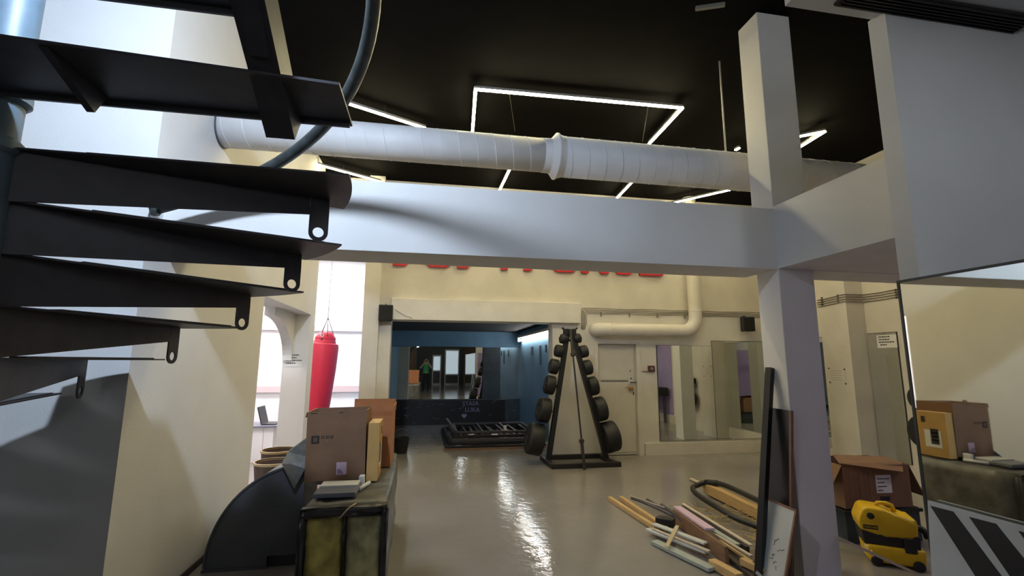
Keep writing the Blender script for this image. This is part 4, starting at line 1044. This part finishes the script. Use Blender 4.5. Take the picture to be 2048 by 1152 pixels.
# ================================================================== PHOTOGRAPHER (seen in the alcove mirror)
def person():
    t = thing('person', 'person in a green t-shirt and black trousers photographing with a phone', 'person', (0, 0, 0))
    J = {}; E_ = []; idx = {}
    verts, rad = [], []
    def v(n, co, r): idx[n] = len(verts); verts.append(co); rad.append(r)
    def e(a, b): E_.append((idx[a], idx[b]))
    Y = -0.40
    v('pelvis', (0, Y, 0.97), (0.165, 0.12)); v('waist', (0, Y, 1.10), (0.155, 0.11)); v('chest', (0, Y - 0.01, 1.30), (0.17, 0.12)); v('collar', (0, Y, 1.44), (0.10, 0.085))
    v('neck', (0, Y + 0.01, 1.51), (0.055, 0.055)); v('jaw', (0, Y + 0.035, 1.57), (0.062, 0.075)); v('head', (0, Y + 0.02, 1.66), (0.078, 0.095)); v('crown', (0, Y + 0.0, 1.74), (0.06, 0.07))
    for a, b in (('pelvis', 'waist'), ('waist', 'chest'), ('chest', 'collar'), ('collar', 'neck'), ('neck', 'jaw'), ('jaw', 'head'), ('head', 'crown')): e(a, b)
    for s, n in ((-1, 'l'), (1, 'r')):
        v(n + 'sh', (s * 0.19, Y, 1.40), (0.07, 0.07)); e('collar', n + 'sh')
        v(n + 'el', (s * 0.31, Y + 0.12, 1.25), (0.046, 0.046)); e(n + 'sh', n + 'el')
        v(n + 'wr', (s * 0.115, -0.085, 1.53), (0.029, 0.029)); e(n + 'el', n + 'wr')
        v(n + 'pa', (s * 0.095, -0.05, 1.60), (0.032, 0.022)); e(n + 'wr', n + 'pa')
        for k, (dz, L) in enumerate(((0.055, 0.055), (0.035, 0.06), (0.012, 0.055), (-0.01, 0.045))):
            v('%sf%d' % (n, k), (s * 0.088, -0.035, 1.605 + dz), (0.009, 0.009)); e(n + 'pa', '%sf%d' % (n, k))
            v('%sg%d' % (n, k), (s * (0.088 - L * 0.5), -0.012, 1.605 + dz), (0.008, 0.008)); e('%sf%d' % (n, k), '%sg%d' % (n, k))
        v(n + 'th', (s * 0.075, -0.07, 1.615), (0.011, 0.011)); e(n + 'pa', n + 'th'); v(n + 'ti', (s * 0.05, -0.05, 1.62), (0.009, 0.009)); e(n + 'th', n + 'ti')
        v(n + 'hip', (s * 0.10, Y, 0.88), (0.095, 0.10)); e('pelvis', n + 'hip')
        v(n + 'kn', (s * 0.125, Y + 0.01, 0.50), (0.065, 0.068)); e(n + 'hip', n + 'kn')
        v(n + 'an', (s * 0.14, Y - 0.02, 0.10), (0.045, 0.05)); e(n + 'kn', n + 'an')
        v(n + 'he', (s * 0.145, Y - 0.01, 0.045), (0.042, 0.042)); e(n + 'an', n + 'he'); v(n + 'to', (s * 0.165, Y + 0.15, 0.035), (0.04, 0.03)); e(n + 'he', n + 'to')
    me = bpy.data.meshes.new('body'); me.from_pydata(verts, E_, []); o = bpy.data.objects.new('body', me); C.objects.link(o)
    sk = o.modifiers.new('skin', 'SKIN'); sk.use_smooth_shade = True
    for i, sv in enumerate(me.skin_vertices[0].data): sv.radius = rad[i]; sv.use_root = (i == 0)
    ss = o.modifiers.new('sub', 'SUBSURF'); ss.levels = 2; ss.render_levels = 2
    dg = bpy.context.evaluated_depsgraph_get(); dg.update()
    m2 = bpy.data.meshes.new_from_object(o.evaluated_get(dg)); bpy.data.objects.remove(o)
    m2.materials.clear()
    for n in ('skin', 'green_cloth', 'dark_cloth'): m2.materials.append(MATS[n])
    for p in m2.polygons:
        c = p.center; p.use_smooth = True
        if c.z < 0.98: k = 2
        elif c.z < 1.475 and c.y < -0.30 and abs(c.x) < 0.34: k = 1
        else: k = 0
        p.material_index = k
    b = bpy.data.objects.new('body', m2); C.objects.link(b); b.parent = t
    # hair cap, face features
    bm = bmesh.new(); bmesh.ops.create_uvsphere(bm, u_segments=20, v_segments=12, radius=1)
    for q in bm.verts: q.co = V(q.co.x * 0.095, q.co.y * 0.112 - 0.395, q.co.z * 0.10 + 1.70)
    bmesh.ops.delete(bm, geom=[q for q in bm.verts if q.co.z < 1.66 or (q.co.y > -0.325 and q.co.z < 1.735)], context='VERTS')
    obj('hair', bm, 'hair', t, True)
    for s in (-1, 1):
        lathe('eye', 'ink', [(0.012, 0), (0.008, 0.006)], 12, axis_m((s * 0.032, -0.293, 1.665), (0, 1, 0)), t)
        bm = bmesh.new(); add_tube(bm, [(s * 0.082, -0.39, 1.62), (s * 0.092, -0.395, 1.65), (s * 0.088, -0.40, 1.68)], [0.012, 0.016, 0.012], 8); obj('ear', bm, 'skin', t, True)
    bm = bmesh.new(); add_tube(bm, [(0, -0.298, 1.665), (0, -0.276, 1.635), (0, -0.29, 1.625)], [0.008, 0.015, 0.012], 8); obj('nose', bm, 'skin', t, True)
    box('mouth', 'rust_red', -0.022, 0.022, -0.302, -0.292, 1.588, 1.596, t)
    ph = thing('phone', 'dark phone held up by the photographer', 'phone')
    box('case', 'phone', -0.078, 0.078, -0.03, -0.018, 1.60, 1.675, ph, bev=0.004)
    box('screen', 'screen_glow', -0.07, 0.07, -0.0315, -0.030, 1.606, 1.669, ph)
person()
# a few things in the rear hall that the alcove mirror shows
tag(box('counter', 'brown_wood', -1.9, -1.25, -6.2, -5.6, 0, 1.0, bev=0.02), 'brown counter behind the photographer', 'counter')
tag(box('floor_bin', 'slate_panel', -0.45, -0.05, -3.4, -3.0, 0, 0.7, bev=0.03), 'grey bin behind the photographer', 'bin')
t = round_lamp('rear_lamp', 'bright lamp in the rear hall', (-2.2, -6.0, 3.2), 0.14, 'lamp_rear')
bpy.context.view_layer.update()
